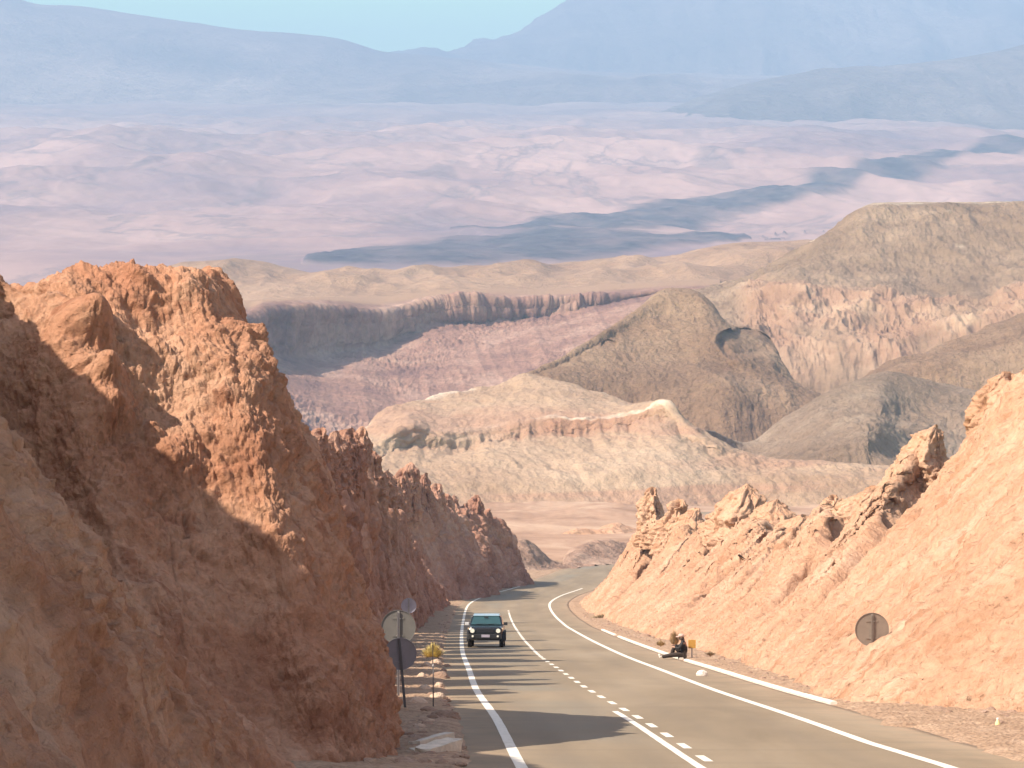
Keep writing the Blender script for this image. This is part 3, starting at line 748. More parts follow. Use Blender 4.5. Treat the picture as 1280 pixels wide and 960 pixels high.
# brown cone hill
hill([[(600, 680, 1040), (700, 680, 1040), (800, 680, 1040), (900, 680, 1040), (960, 680, 1040), (1060, 680, 1040)],
      [(600, 510, 1085), (680, 492, 1090), (760, 498, 1100), (830, 508, 1090), (900, 500, 1085), (950, 515, 1090), (1060, 530, 1100)],
      [(600, 505, 1100), (680, 478, 1110), (740, 462, 1130), (800, 450, 1150), (850, 450, 1150), (900, 460, 1135), (950, 478, 1120), (985, 490, 1115), (1060, 520, 1120)],
      [(600, 500, 1110), (680, 470, 1130), (740, 440, 1160), (800, 410, 1190), (850, 400, 1195), (900, 420, 1170), (925, 445, 1145), (960, 462, 1150), (990, 480, 1150), (1060, 510, 1150)],
      [(600, 500, 1120), (680, 464, 1150), (740, 428, 1185), (800, 386, 1225), (835, 362, 1245), (865, 365, 1245), (890, 382, 1240), (905, 404, 1235), (940, 412, 1235), (965, 424, 1230), (978, 455, 1200), (1000, 488, 1180), (1060, 505, 1180)],
      [(600, 560, 1220), (700, 520, 1280), (835, 430, 1400), (900, 440, 1400), (980, 500, 1350), (1060, 540, 1300)]],
     520, 240, soft(1.4, .02, 1.1, .05, .7, .16, 101.), M['brown'], scoop=((934, 431, 40, 22, 16), (762, 436, 11, 7, 4)))

# big mesa on the right with a pink craggy band
MESA = rock_mat('mesa_rock', (.21, .155, .105), (.275, .205, .14), (.36, .275, .195), s=.035, bumps=((2.5, .3), (10, .08)))
def mesa_mat():
    m = NT('mesa_beds')
    c = m.ramp(m.noise(.015, 8, .65, dist=.5), [(.32, (.155, .10, .062)), (.5, (.21, .14, .09)), (.72, (.32, .225, .15))])
    c = m.mix(.5, c, m.ramp(m.noise(.25, 6, .7), [(.3, .7), (.7, 1.25)]), 'MULTIPLY')
    a = m.n('ShaderNodeAttribute', attribute_name='crag')
    pk = m.ramp(m.noise(.03, 7, .7, co=m.map((1, .4, 1.6))), [(.3, (.22, .125, .08)), (.5, (.31, .19, .125)), (.7, (.44, .31, .21))])
    c = m.mix(a.outputs['Fac'], c, pk)
    b = m.n('ShaderNodeAttribute', attribute_name='rim')
    c = m.mix(b.outputs['Fac'], c, (.60, .50, .37))
    m.color(c); m.normal(m.bump(m.noise(.3, 8, .7), 1.5, 1.0))
    return m.m
def build_mesa():
    rows = [
     [(860, 640, 1330), (940, 640, 1320), (1000, 640, 1310), (1060, 640, 1300), (1120, 640, 1290), (1340, 640, 1290)],
     [(860, 420, 1420), (940, 452, 1390), (1000, 470, 1370), (1060, 458, 1370), (1120, 455, 1370), (1200, 430, 1370), (1340, 400, 1370)],
     [(860, 395, 1500), (940, 415, 1450), (970, 420, 1440), (1000, 420, 1430), (1060, 425, 1420), (1120, 432, 1420), (1200, 412, 1420), (1340, 380, 1420)],
     [(860, 380, 1600), (940, 376, 1540), (990, 370, 1500), (1030, 378, 1490), (1090, 385, 1470), (1150, 400, 1450), (1200, 394, 1450), (1340, 360, 1460)],
     [(860, 375, 1700), (940, 358, 1650), (1000, 340, 1600), (1060, 340, 1580), (1150, 350, 1560), (1200, 345, 1560), (1340, 330, 1560)],
     [(860, 372, 1780), (930, 355, 1730), (980, 332, 1690), (1040, 300, 1660), (1090, 290, 1650), (1150, 290, 1650), (1340, 280, 1650)],
     [(860, 370, 1800), (900, 364, 1790), (950, 345, 1770), (1000, 321, 1750), (1040, 294, 1730), (1075, 263, 1720), (1095, 256, 1725), (1200, 256, 1740), (1340, 253, 1740)],
     [(860, 372, 1900), (950, 350, 1900), (1040, 300, 1900), (1095, 262, 1950), (1200, 258, 2000), (1340, 256, 2000)]]
    nu, nv = 560, 300
    C = px_rows(rows, nu); A = catmull(C, nv)
    N = gnormal(A)
    if N[nv//2, nu//2, 1] > 0: N = -N
    v = np.linspace(0, 7, nv)[:, None]*np.ones((1, nu))
    px = 640 + F*A[..., 0]/A[..., 1]
    wob = fbm(A*.012, 4, off=3.)
    crag = sstep(.8, 1.4, v + wob)*(1 - sstep(3.0, 3.6, v + 1.0*wob))*sstep(910, 950, px)
    crag = crag*sstep(-.25, .1, fbm(A*np.array([.018, .01, .01]), 4, off=8.) + .12)
    n = 3.*fbm(A*.012, 4, .5, off=111.) + 4.6*ridged(A*np.array([.02, .008, .006]), 5, .6, off=112.) + 1.5*fbm(A*.09, 4, .65, off=113.) + 1.6*ridged(v3(A[..., 0]*.07, A[..., 1]*.02, A[..., 2]*.02), 4, .6, off=115.)
    n = n + crag*(8.5*ridged(A*np.array([.035, .02, .02]), 5, .6, off=114.) - 2)
    n = n*(1 - .75*sstep(5.6, 6.1, v))
    rim = np.maximum(sstep(5.75, 5.95, v)*(1 - sstep(6.2, 6.5, v))*sstep(1040, 1090, px)*(.25 + .75*sstep(-.1, .3, fbm(A*.04, 4, off=33.))), sstep(.34, .5, fbm(A*np.array([.03, .02, .06]), 4, off=9.))*sstep(4, 4.6, v))
    G = A + N*n[..., None]
    structure(grid_mesh('mesa', G, mesa_mat(), attrs={'crag': crag, 'rim': rim*.6}))
build_mesa()

# dark ridge in front of the mesa
hill([[(1030, 690, 1090), (1160, 680, 1090), (1340, 680, 1090)],
      [(1030, 600, 1140), (1100, 500, 1145), (1160, 480, 1150), (1240, 470, 1150), (1340, 450, 1150)],
      [(1030, 580, 1170), (1080, 490, 1175), (1120, 463, 1180), (1160, 452, 1190), (1240, 432, 1190), (1340, 410, 1190)],
      [(1030, 570, 1200), (1080, 483, 1210), (1120, 457, 1220), (1160, 445, 1230), (1220, 421, 1240), (1280, 395, 1250), (1340, 375, 1250)],
      [(1030, 640, 1300), (1160, 490, 1330), (1340, 450, 1330)]],
     300, 120, soft(1.6, .02, 1.6, .035, .6, .12, 121.), M['brown'])

# fluted canyon cliff, its scree and the tan hills above
def build_canyon():
    rows = [
     [(180, 600, 1500), (350, 560, 1520), (450, 550, 1560), (600, 520, 1640), (680, 495, 1660), (900, 470, 1680)],
     [(180, 540, 1530), (350, 515, 1570), (450, 505, 1640), (600, 470, 1730), (680, 455, 1750), (900, 420, 1770)],
     [(180, 480, 1570), (350, 475, 1660), (450, 463, 1750), (600, 432, 1830), (640, 424, 1845), (760, 405, 1850), (900, 385, 1850)],
     [(180, 455, 1600), (330, 447, 1706), (400, 442, 1780), (470, 437, 1850), (520, 417, 1890), (560, 408, 1905), (640, 407, 1920), (720, 394, 1925), (800, 376, 1930), (900, 368, 1930)],
     [(180, 420, 1603), (310, 414, 1690), (330, 412, 1710), (400, 407, 1785), (470, 407, 1856), (520, 397, 1898), (590, 388, 1914), (680, 388, 1929), (760, 380, 1934), (830, 368, 1936), (900, 364, 1936)],
     [(180, 392, 1610), (250, 392, 1650), (310, 390, 1697), (330, 381, 1717), (400, 378, 1792), (470, 384, 1864), (520, 376, 1908), (590, 368, 1926), (680, 371, 1940), (760, 366, 1945), (830, 360, 1945), (900, 358, 1945)],
     [(180, 385, 1750), (310, 376, 1820), (400, 372, 1900), (470, 374, 1950), (520, 368, 1990), (590, 361, 2010), (680, 362, 2030), (760, 356, 2030), (830, 352, 2030), (900, 350, 2030)],
     [(180, 386, 2240), (400, 372, 2240), (680, 361, 2240), (900, 351, 2240)]]
    nu, nv = 720, 260
    C = px_rows(rows, nu); A = catmull(C, nv, [1, 1.1, 1.1, 1.2, 1.2, .8, .6])
    N = gnormal(A)
    if N[nv//3, nu//2, 1] > 0: N = -N
    w = np.concatenate([[0], np.cumsum([1, 1.1, 1.1, 1.2, 1.2, .8, .6])])
    v = np.interp(np.linspace(0, w[-1], nv), w, np.arange(8))[:, None]*np.ones((1, nu))
    pxc = 640 + F*A[..., 0]/A[..., 1]
    cl = sstep(2.9, 3.2, v)*(1 - sstep(4.55, 5.0, v))*(1 - .85*sstep(730, 800, pxc))
    x = A[..., 0]
    fl = ridged(v3(x*.042 + 1.1*fbm(A*.012, 3), A[..., 1]*.03, A[..., 2]*.006), 5, .62)
    fl = np.sign(fl)*np.abs(fl)**.7
    n = cl*(8.0*fl*(.6 + 1.2*np.abs(fbm(v3(x*.012, 0, 0), 2))*2) + 4*blocks(v3(x*.06, A[..., 1]*.06, A[..., 2]*.02), 6.) + 2.5*fbm(A*.05, 3, off=17.) + 1.5*ridged(A*np.array([.09, .05, .05]), 3, .6, off=7.)) + .8*fbm(A*.04, 4, .6, off=131.)
    sc = (1 - sstep(2.9, 3.2, v))
    n = n + sc*((.9 + 2.6*sstep(-.1, .4, fbm(A*.012, 3, off=55.)))*np.abs(fbm(A*np.array([.14, .1, .14]), 3, .6, off=132.))*1.6 + 3.0*ridged(v3(x*.022 + A[..., 2]*.012, A[..., 2]*.006, 5), 4, .55))
    G = A + N*n[..., None]
    m = NT('canyon_beds')
    c = m.ramp(m.noise(.02, 8, .65), [(.34, (.16, .09, .075)), (.5, (.255, .145, .105)), (.66, (.37, .24, .18))])
    c = m.mix(.6, c, m.ramp(m.noise(.22, 5, .7), [(.3, .6), (.7, 1.4)]), 'MULTIPLY')
    a = m.n('ShaderNodeAttribute', attribute_name='top')
    c = m.mix(a.outputs['Fac'], c, (.30, .19, .12))
    m.color(c); m.normal(m.bump(m.noise(.25, 7, .7), 1.5))
    structure(grid_mesh('canyon', G, m.m, attrs={'top': sstep(5.0, 5.4, v)}))
build_canyon()
hill([[(150, 420, 2020), (400, 395, 2030), (680, 375, 2040), (900, 365, 2050), (1080, 360, 2060)],
      [(150, 385, 2120), (250, 372, 2120), (330, 368, 2120), (400, 369, 2130), (470, 372, 2120), (560, 362, 2130), (700, 358, 2140), (850, 352, 2150), (1080, 345, 2160)],
      [(150, 360, 2250), (250, 350, 2250), (300, 347, 2250), (360, 356, 2260), (420, 352, 2250), (480, 352, 2250), (560, 352, 2260), (640, 346, 2260), (760, 345, 2270), (850, 340, 2280), (940, 325, 2280), (1080, 325, 2290)],
      [(150, 345, 2400), (250, 333, 2400), (300, 328, 2400), (360, 336, 2420), (410, 346, 2430), (460, 344, 2420), (560, 343, 2430), (640, 335, 2440), (700, 331, 2440), (780, 328, 2440), (840, 323, 2440), (900, 309, 2440), (960, 303, 2440), (1010, 304, 2440), (1080, 312, 2440)],
      [(150, 380, 2700), (400, 375, 2700), (700, 365, 2700), (1080, 360, 2700)]],
     460, 150, lambda A, v: (16*fbm(A*np.array([.012, .007, .007]), 3, .45, off=141.) + 9*ridged(A*np.array([.011, .004, .004]), 3, .5, off=142.) + .4*fbm(A*.08, 3, off=143.))*(1 - .85*sstep(.55, .75, v))*sstep(.12, .4, v), M['tan'])

# low mounds beyond the bend
hill([[(600, 735, 375), (660, 730, 378), (700, 722, 385), (730, 712, 400), (780, 706, 415), (900, 705, 450)],
      [(600, 715, 380), (650, 712, 384), (680, 712, 388), (705, 711, 398), (730, 702, 412), (770, 694, 425), (900, 700, 455)],
      [(600, 698, 386), (630, 690, 388), (652, 683, 390), (668, 690, 392), (685, 702, 398), (702, 708, 406), (712, 698, 414), (725, 690, 420), (760, 684, 430), (790, 686, 440), (900, 695, 460)],
      [(600, 694, 396), (632, 684, 398), (654, 678, 398), (670, 690, 402), (686, 701, 408), (702, 706, 414), (712, 694, 422), (728, 685, 430), (765, 680, 440), (792, 684, 450), (900, 692, 466)],
      [(600, 715, 425), (680, 712, 430), (740, 700, 460), (900, 700, 490)]],
     300, 110, lambda A, v: .5*fbm(A*.12, 4, .55, off=151.) + .5*ridged(A*.22, 4, .6, off=152.), M['brown'] if False else rock_mat('mound_rock', (.24, .15, .11), (.34, .22, .16), (.46, .33, .25), s=.25))
hill([[(690, 684, 520), (760, 684, 520), (900, 684, 520)],
      [(690, 680, 526), (725, 672, 528), (770, 672, 530), (800, 678, 530), (900, 682, 530)],
      [(690, 678, 532), (725, 664, 534), (745, 664, 538), (768, 656, 540), (795, 664, 542), (830, 676, 540), (900, 680, 540)],
      [(690, 686, 560), (770, 680, 565), (900, 686, 565)]],
     240, 90, lambda A, v: .5*fbm(A*.1, 4, .55, off=161.) + .6*ridged(A*.2, 4, .6, off=162.), M['bank'])

# ------------------------------------------------------------------ far mountains
MTN = rock_mat('mountain_rock', (.08, .075, .08), (.18, .145, .135), (.36, .29, .255), s=.0012, pits=False, bumps=((3, .12), (12, .03)))
MTN2 = rock_mat('mountain_slope', (.10, .08, .085), (.24, .18, .16), (.44, .34, .285), s=.0016, pits=False, bumps=((3, .12), (12, .03)))
def mdisp(a, f, b, g, seed):
    return lambda A, v: (a*fbm(A*f, 4, .45, off=seed) + 1.3*b*ridged(v3(A[..., 0]*g*1.1 + .4*fbm(A*.0005, 2), A[..., 1]*g*.2, A[..., 2]*g*.15), 5, .42, off=seed+1))*(1 - .75*sstep(.55, .72, v))
hill([[(-700, 190, 11400), (0, 190, 11400), (300, 190, 11400), (560, 180, 11400), (700, 165, 11800), (1000, 160, 12200)],
      [(-700, 110, 12600), (0, 125, 12600), (200, 130, 12600), (400, 128, 12600), (560, 118, 12800), (700, 108, 13000), (1000, 100, 13400)],
      [(-700, 50, 13600), (0, 60, 13600), (200, 80, 13600), (400, 92, 13600), (520, 95, 13600), (640, 96, 14000), (1000, 98, 14600)],
      [(-700, -60, 14800), (-200, -40, 14800), (0, -8, 14800), (45, 6, 14800), (100, 9, 14800), (200, 22, 14800), (300, 38, 14800), (380, 45, 14800), (430, 52, 14800), (480, 65, 14800), (540, 72, 15000), (640, 82, 15400), (720, 90, 15600), (1000, 97, 15600)],
      [(-700, 20, 16600), (0, 50, 16600), (400, 95, 16600), (700, 120, 16600), (1000, 120, 16600)]],
     420, 160, mdisp(30, .0008, 34, .0016, 171.), MTN2, name='mountain')
hill([[(430, 160, 14800), (700, 160, 15000), (1000, 160, 15000), (1700, 160, 15000)],
      [(430, 95, 16000), (600, 84, 16200), (760, 75, 16200), (900, 75, 16200), (1100, 70, 16200), (1700, 70, 16200)],
      [(430, 88, 16800), (600, 70, 17200), (700, 30, 17200), (800, 0, 17200), (1000, 0, 17200), (1200, 30, 17200), (1700, 40, 17200)],
      [(430, 85, 17200), (570, 72, 18200), (600, 63, 18200), (640, 49, 18200), (690, 23, 18200), (722, -2, 18400), (780, -46, 18600), (860, -64, 18800), (950, -70, 18800), (1050, -60, 18800), (1180, -30, 18600), (1290, 8, 18600), (1500, 30, 18400), (1700, 30, 18400)],
      [(430, 110, 21600), (800, 60, 22600), (950, 0, 22600), (1300, 60, 22600), (1700, 60, 22600)]],
     420, 160, mdisp(40, .0007, 85, .0014, 181.), MTN, name='mountain')
hill([[(620, 200, 9400), (780, 195, 9400), (1000, 195, 9400), (1500, 195, 9400)],
      [(620, 172, 10000), (780, 166, 10100), (880, 150, 10200), (1000, 145, 10200), (1140, 140, 10200), (1500, 140, 10200)],
      [(620, 170, 10400), (780, 163, 10600), (850, 138, 10800), (900, 122, 11000), (1000, 112, 11000), (1100, 105, 11000), (1200, 100, 11000), (1500, 90, 11000)],
      [(620, 169, 10600), (780, 160, 10900), (850, 131, 11300), (900, 114, 11500), (1000, 96, 11600), (1100, 86, 11600), (1200, 75, 11600), (1290, 56, 11600), (1500, 40, 11600)],
      [(620, 180, 12800), (850, 150, 13200), (1100, 120, 13200), (1500, 100, 13200)]],
     320, 120, mdisp(22, .0013, 40, .0024, 191.), MTN, name='mountain')

# ------------------------------------------------------------------ things
def thing(name, label, cat, loc=(0, 0, 0), rot=(0, 0, 0), group=None):
    o = bpy.data.objects.new(name, None); COL.objects.link(o)
    o.location = loc; o.rotation_euler = rot; o.empty_display_size = .2
    return tag(o, label, cat, group)
def tag(o, label, cat, group=None):
    o['label'] = label; o['category'] = cat
    if group: o['group'] = group
    return o
def from_bm(name, bm, mat, parent=None, smooth=False, bevel=0.0):
    if bevel:
        bmesh.ops.bevel(bm, geom=list(bm.edges), offset=bevel, segments=2, affect='EDGES', profile=.6)
    bmesh.ops.recalc_face_normals(bm, faces=bm.faces)
    me = bpy.data.meshes.new(name); bm.to_mesh(me); bm.free()
    if smooth:
        for p in me.polygons: p.use_smooth = True
    return link(name, me, mat, parent)
def add_box(bm, c, s, rot=None):
    r = bmesh.ops.create_cube(bm, size=1.0)
    mt = Matrix.Translation(c) @ (rot.to_4x4() if rot else Matrix()) @ Matrix.Diagonal((*s, 1))
    bmesh.ops.transform(bm, matrix=mt, verts=r['verts']); return r['verts']
def add_cyl(bm, p0, p1, r0, r1=None, seg=14, caps=True):
    p0, p1 = Vector(p0), Vector(p1); d = p1 - p0
    r = bmesh.ops.create_cone(bm, cap_ends=caps, segments=seg, radius1=r0, radius2=r0 if r1 is None else r1, depth=d.length)
    mt = Matrix.Translation((p0 + p1)/2) @ d.to_track_quat('Z', 'Y').to_matrix().to_4x4()
    bmesh.ops.transform(bm, matrix=mt, verts=r['verts']); return r['verts']
def add_loft(bm, secs, cap=True):
    V = [[bm.verts.new(p) for p in s] for s in secs]
    n = len(secs[0])
    for a, b in zip(V[:-1], V[1:]):
        for i in range(n): bm.faces.new((a[i], a[(i+1) % n], b[(i+1) % n], b[i]))
    if cap: bm.faces.new(V[0][::-1]); bm.faces.new(V[-1])

def gz(x, d): return float(zr(np.array(d)))

# --- car coming up the road
def build_car():
    d0 = 137.0; x0 = -1.28
    slope = math.atan(S0)
    root = thing('car', 'small black off-road car driving towards the camera in the left lane', 'car', (x0, d0, gz(x0, d0) + .005), (-slope, 0, math.radians(-1.5)))
    paint = plain('black_car_paint', (.008, .009, .012), .22, var=.05, spec=.6)
    trim = plain('black_plastic_trim', (.012, .012, .013), .6)
    glass = plain('teal_tinted_glass', (.02, .055, .058), .06, spec=.8)
    roofm = plain('blue_grey_roof', (.20, .28, .34), .3, spec=.6)
    lampm = plain('headlight_lens', (.62, .60, .52), .12, spec=.8)
    lb = lampm.node_tree.nodes['Principled BSDF']; lb.inputs['Emission Color'].default_value = (1, .95, .8, 1); lb.inputs['Emission Strength'].default_value = .04
    chrome = plain('rim_metal', (.30, .29, .28), .35, metal=.9)
    rub = plain('tyre_rubber', (.02, .018, .017), .9, bump=.01)
    platem = plain('number_plate', (.30, .27, .32), .5, var=.05)
    hw = .84
    def ring(y, w, z0, z1, r=.10):
        p = [(-w + r, y, z0), (w - r, y, z0), (w, y, z0 + r), (w, y, z1 - r), (w - r, y, z1), (-w + r, y, z1), (-w, y, z1 - r), (-w, y, z0 + r)]
        return p
    bm = bmesh.new()
    add_loft(bm, [ring(-.02, hw*.86, .42, .86), ring(.06, hw*.95, .36, .97), ring(.35, hw, .34, 1.01), ring(1.05, hw, .32, 1.06), ring(1.5, hw, .32, 1.06), ring(3.5, hw, .34, 1.06), ring(3.72, hw*.97, .38, 1.0)])
    from_bm('body', bm, paint, root, smooth=False, bevel=.02)
    # cabin pillars and sides
    bm = bmesh.new()
    def cring(y, w0, z0, w1, z1): return [(-w0, y, z0), (w0, y, z0), (w1, y, z1), (-w1, y, z1)]
    add_loft(bm, [[(-.80, 1.06, 1.04), (.80, 1.06, 1.04), (.66, 1.52, 1.50), (-.66, 1.52, 1.50)],
                  [(-.80, 3.6, 1.04), (.80, 3.6, 1.04), (.67, 3.35, 1.50), (-.67, 3.35, 1.50)]])
    from_bm('cabin', bm, paint, root, bevel=.015)
    bm = bmesh.new()
    add_loft(bm, [[(-.64, 1.44, 1.495), (.64, 1.44, 1.495), (.62, 1.50, 1.56), (-.62, 1.50, 1.56)], [(-.66, 2.2, 1.50), (.66, 2.2, 1.50), (.62, 2.2, 1.60), (-.62, 2.2, 1.60)], [(-.65, 3.4, 1.49), (.65, 3.4, 1.49), (.6, 3.36, 1.57), (-.6, 3.36, 1.57)]])
    from_bm('roof', bm, roofm, root, bevel=.012)
    # windscreen: a pane just proud of the cabin front
    n = Vector((0, -.46, .46)).normalized()*.018
    bm = bmesh.new()
    pts = [(-.73, 1.075, 1.075), (.73, 1.075, 1.075), (.605, 1.49, 1.475), (-.605, 1.49, 1.475)]
    add_loft(bm, [[Vector(p) for p in pts], [Vector(p) + n for p in pts]])
    ws = from_bm('windscreen', bm, glass, root, bevel=.004)
    bm = bmesh.new()
    add_cyl(bm, (-.5, 1.06, 1.09), (.02, 1.10, 1.12), .012); add_cyl(bm, (.05, 1.06, 1.09), (.55, 1.10, 1.12), .012)
    from_bm('wiper', bm, trim, ws)
    bm = bmesh.new(); add_box(bm, (0, 1.32, 1.43), (.2, .03, .06)); from_bm('rear_view_mirror', bm, trim, root, bevel=.008)
    for s in (-1, 1):
        bm = bmesh.new()
        pts = [(s*.765, 1.35, 1.10), (s*.765, 2.2, 1.10), (s*.675, 2.2, 1.44), (s*.69, 1.62, 1.44)]
        q = [Vector(p) + Vector((s*.03, 0, .005)) for p in pts]
        add_loft(bm, [[Vector(p) for p in pts], q]); from_bm('side_window', bm, glass, root)
        bm = bmesh.new(); add_box(bm, (s*.93, 1.28, 1.12), (.19, .10, .15)); add_box(bm, (s*.83, 1.3, 1.07), (.12, .05, .04))
        from_bm('wing_mirror', bm, plain('sunlit_mirror_shell', (.5, .5, .5), .2) if s < 0 else trim, root, bevel=.015)  # sunlight on the left mirror put into its pale shell colour
        # headlights: round-cornered lens in a dark bezel
        bm = bmesh.new()
        add_cyl(bm, (s*.62, -.075, .80), (s*.61, .12, .80), .105, seg=20)
        h = from_bm('headlight', bm, lampm, root)
        bm = bmesh.new()
        v = add_cyl(bm, (s*.62, -.070, .80), (s*.61, .11, .80), .13, seg=20, caps=False); from_bm('bezel', bm, chrome, h)
        bm = bmesh.new(); add_cyl(bm, (s*.60, -.135, .54), (s*.60, .0, .54), .05, seg=14); from_bm('fog_light', bm, lampm, root)
        bm = bmesh.new(); add_box(bm, (s*.80, .20, .90), (.09, .12, .07)); from_bm('indicator', bm, plain('indicator_lens', (.6, .45, .3), .3), root, bevel=.01)
    # grille and bumper
    bm = bmesh.new(); add_box(bm, (0, -.012, .80), (.86, .05, .20))
    g = from_bm('grille', bm, trim, root, bevel=.01)
    bm = bmesh.new()
    for k in range(5): add_box(bm, (0, -.042, .73 + .035*k), (.80, .012, .010))
    from_bm('grille_slats', bm, plain('dark_chrome', (.08, .08, .09), .4, metal=.6), g)
    bm = bmesh.new()
    add_loft(bm, [[(-.80, .05, z) for z in (.40, .66)] + [(.80, .05, .66), (.80, .05, .40)], [(-.74, -.10, .42), (-.74, -.10, .62), (.74, -.10, .62), (.74, -.10, .42)]])
    from_bm('bumper', bm, trim, root, bevel=.015)
    bm = bmesh.new(); add_box(bm, (0.02, -.115, .55), (.40, .015, .13)); from_bm('number_plate', bm, platem, root, bevel=.004)
    for s in (-1, 1):
        for y in (.62, 3.0):
            bm = bmesh.new()
            v = add_cyl(bm, (s*.66, y, .34), (s*.86, y, .34), .34, seg=28)
            w = from_bm('wheel', bm, rub, root, bevel=.025)
            bm = bmesh.new(); add_cyl(bm, (s*.845, y, .34), (s*.872, y, .34), .20, .18, seg=20); from_bm('rim', bm, chrome, w)
            # flare above the tyre
            bm = bmesh.new(); secs = []
            for k in range(13):
                a = math.radians(-10 + 200*k/12)
                ca, sa = math.cos(a), math.sin(a)
                secs.append([(s*.78, y + .40*ca, .36 + .40*sa), (s*.90, y + .40*ca, .36 + .40*sa), (s*.90, y + .45*ca, .36 + .45*sa), (s*.78, y + .45*ca, .36 + .45*sa)])
            add_loft(bm, secs); from_bm('wheel_arch', bm, trim, root)
build_car()

# --- road signs, seen from behind
STEEL = plain('galvanised_sheet', (.30, .265, .235), .55, metal=.25, var=.10, vs=3)
POST = plain('dark_steel_post', (.11, .10, .10), .6, metal=.3)
POSTL = plain('grey_steel_post', (.33, .31, .30), .55, metal=.3)
GREENISH = plain('green_grey_sheet', (.15, .142, .13), .6, metal=.1, vs=3)
def sign(label, x, d, base, cz, r, tilt=0.0, yaw=0.0, plate=STEEL, post=POST, pw=.06, bolts=True):
    root = thing('road_sign', label, 'road sign', (x, d, base), (0, math.radians(tilt), math.radians(yaw)))
    bm = bmesh.new()
    add_cyl(bm, (0, -.004, cz), (0, .004, cz), r, seg=48)
    bm2 = from_bm('sign_plate', bm, plate, root, smooth=False)
    bm = bmesh.new(); secs = []
    for k in range(49):
        a = 2*math.pi*k/48; ca, sa = math.cos(a), math.sin(a)
        secs.append([((r-.015)*ca, -.02, cz + (r-.015)*sa), (r*ca, -.022, cz + r*sa), (r*ca, .005, cz + r*sa), ((r-.015)*ca, .005, cz + (r-.015)*sa)])
    add_loft(bm, secs, cap=False); from_bm('rim', bm, plate, bm2)
    bm = bmesh.new()
    add_box(bm, (0, -.032, (cz + r*.93 - .5)/2), (pw, .035, cz + r*.93 + .5))
    add_box(bm, (-pw/2 + .004, -.058, (cz + r*.9 - .5)/2), (.008, .03, cz + r*.9 + .5))
    from_bm('post', bm, post, root)
    for s in (-1, 1):
        bm = bmesh.new(); add_box(bm, (0, -.01, cz + s*r*.5), (r*.7, .012, .04))
        cl = from_bm('bracket', bm, plate, root)
        bm = bmesh.new(); add_cyl(bm, (s*.05, -.02, cz + s*r*.5), (s*.05, -.045, cz + s*r*.5), .012, seg=8); from_bm('bolt', bm, POSTL, cl)
    return root
# right: in the toe of the slope
pc = P(1090, 787, 77.4)
sign('round grey sign back on a post at the foot of the sunlit right slope', pc[0], 77.4, gz(0, 77.4) + .5, pc[2] - gz(0, 77.4) - .5, .46, post=plain('warm_steel_post', (.27, .235, .20), .6, metal=.3), plate=plain('warm_grey_sheet', (.215, .17, .135), .7, metal=.1, vs=4))
pc = P(507, 817, 68.0)
sign('round blue grey sign back with a dark leaning post, nearest of the left signs', pc[0], 68.0, gz(0, 68), pc[2] - gz(0, 68), .385, tilt=-5, plate=plain('blue_grey_sheet', (.25, .225, .245), .5, metal=.3, vs=3))
pc = P(498, 784, 76.0)
sign('large greenish sign back half hidden by the near hill, behind the leaning sign', pc[0], 76.0, gz(0, 76), pc[2] - gz(0, 76), .46, plate=GREENISH, post=POSTL)
pc = P(511, 757, 124.0)
sign('small round pale sign back on a thin post, farthest of the left signs', pc[0], 124.0, gz(0, 124), pc[2] - gz(0, 124), .33, plate=plain('pale_sheet', (.38, .36, .42), .5, metal=.2, vs=3), post=POSTL, pw=.07)

# thin marker posts on the left verge
def marker_post(px, d, h, label):
    p = P(px, 800, d); x = p[0]
    root = thing('marker_post', label, 'marker post', (x, d, gz(0, d) + .1))
    bm = bmesh.new(); add_cyl(bm, (0, 0, -.3), (0, 0, h), .017, .014, seg=10)
    from_bm('pole', bm, POST, root, smooth=True)
    bm = bmesh.new(); add_cyl(bm, (0, 0, h), (0, 0, h + .05), .034, .020, seg=10); from_bm('cap', bm, POSTL, root)
marker_post(541.5, 70, .95, 'thin grey marker post at the road edge beside the nearest pale rocks')
marker_post(541.0, 96, 1.0, 'thin grey marker post farther down the left verge near the yellow shrub')

# small yellow marker board behind the kerb
p = P(865, 805, 116.0)
root = thing('marker_board', 'small square mustard yellow marker board behind the white kerb', 'marker board', (p[0], 116.0, p[2] - .62))
bm = bmesh.new(); add_box(bm, (0, 0, .62), (.30, .02, .34)); from_bm('board', bm, plain('mustard_paint', (.46, .25, .05), .7, vs=8), root, bevel=.006)
bm = bmesh.new(); add_cyl(bm, (0, .03, -.3), (0, .03, .70), .025, seg=10); from_bm('post', bm, POSTL, root)

# --- stones, bags, slabs
def blob(name, r, mat, seed, sq=(1, 1, 1), amp=.35, freq=1.1, sub=4, flat=0.35, crease=False):
    bm = bmesh.new(); bmesh.ops.create_icosphere(bm, subdivisions=sub, radius=1.0)
    v = np.array([q.co for q in bm.verts])
    n = amp*fbm(v*freq, 4, .55, off=seed) + (.10*ridged(v*2.6, 3, .6, off=seed+2) if crease else .08*ridged(v*3.1, 3, .6, off=seed+2))
    v = v*(1 + n)[:, None]*np.array(sq)*r
    v[:, 2] = np.where(v[:, 2] < -flat*r*sq[2], -flat*r*sq[2] + .15*(v[:, 2] + flat*r*sq[2]), v[:, 2])
    v[:, 2] -= v[:, 2].min() + .04*r
    for q, c in zip(bm.verts, v): q.co = c
    return from_bm(name, bm, mat, smooth=crease)
STONE = rock_mat('pale_stone', (.36, .25, .18), (.46, .34, .25), (.58, .46, .36), s=4, pits=False, bumps=((3, .1), (12, .03)))
STONED = rock_mat('brown_stone', (.20, .13, .095), (.27, .18, .13), (.36, .26, .2), s=4, pits=False, bumps=((3, .1), (12, .03)))
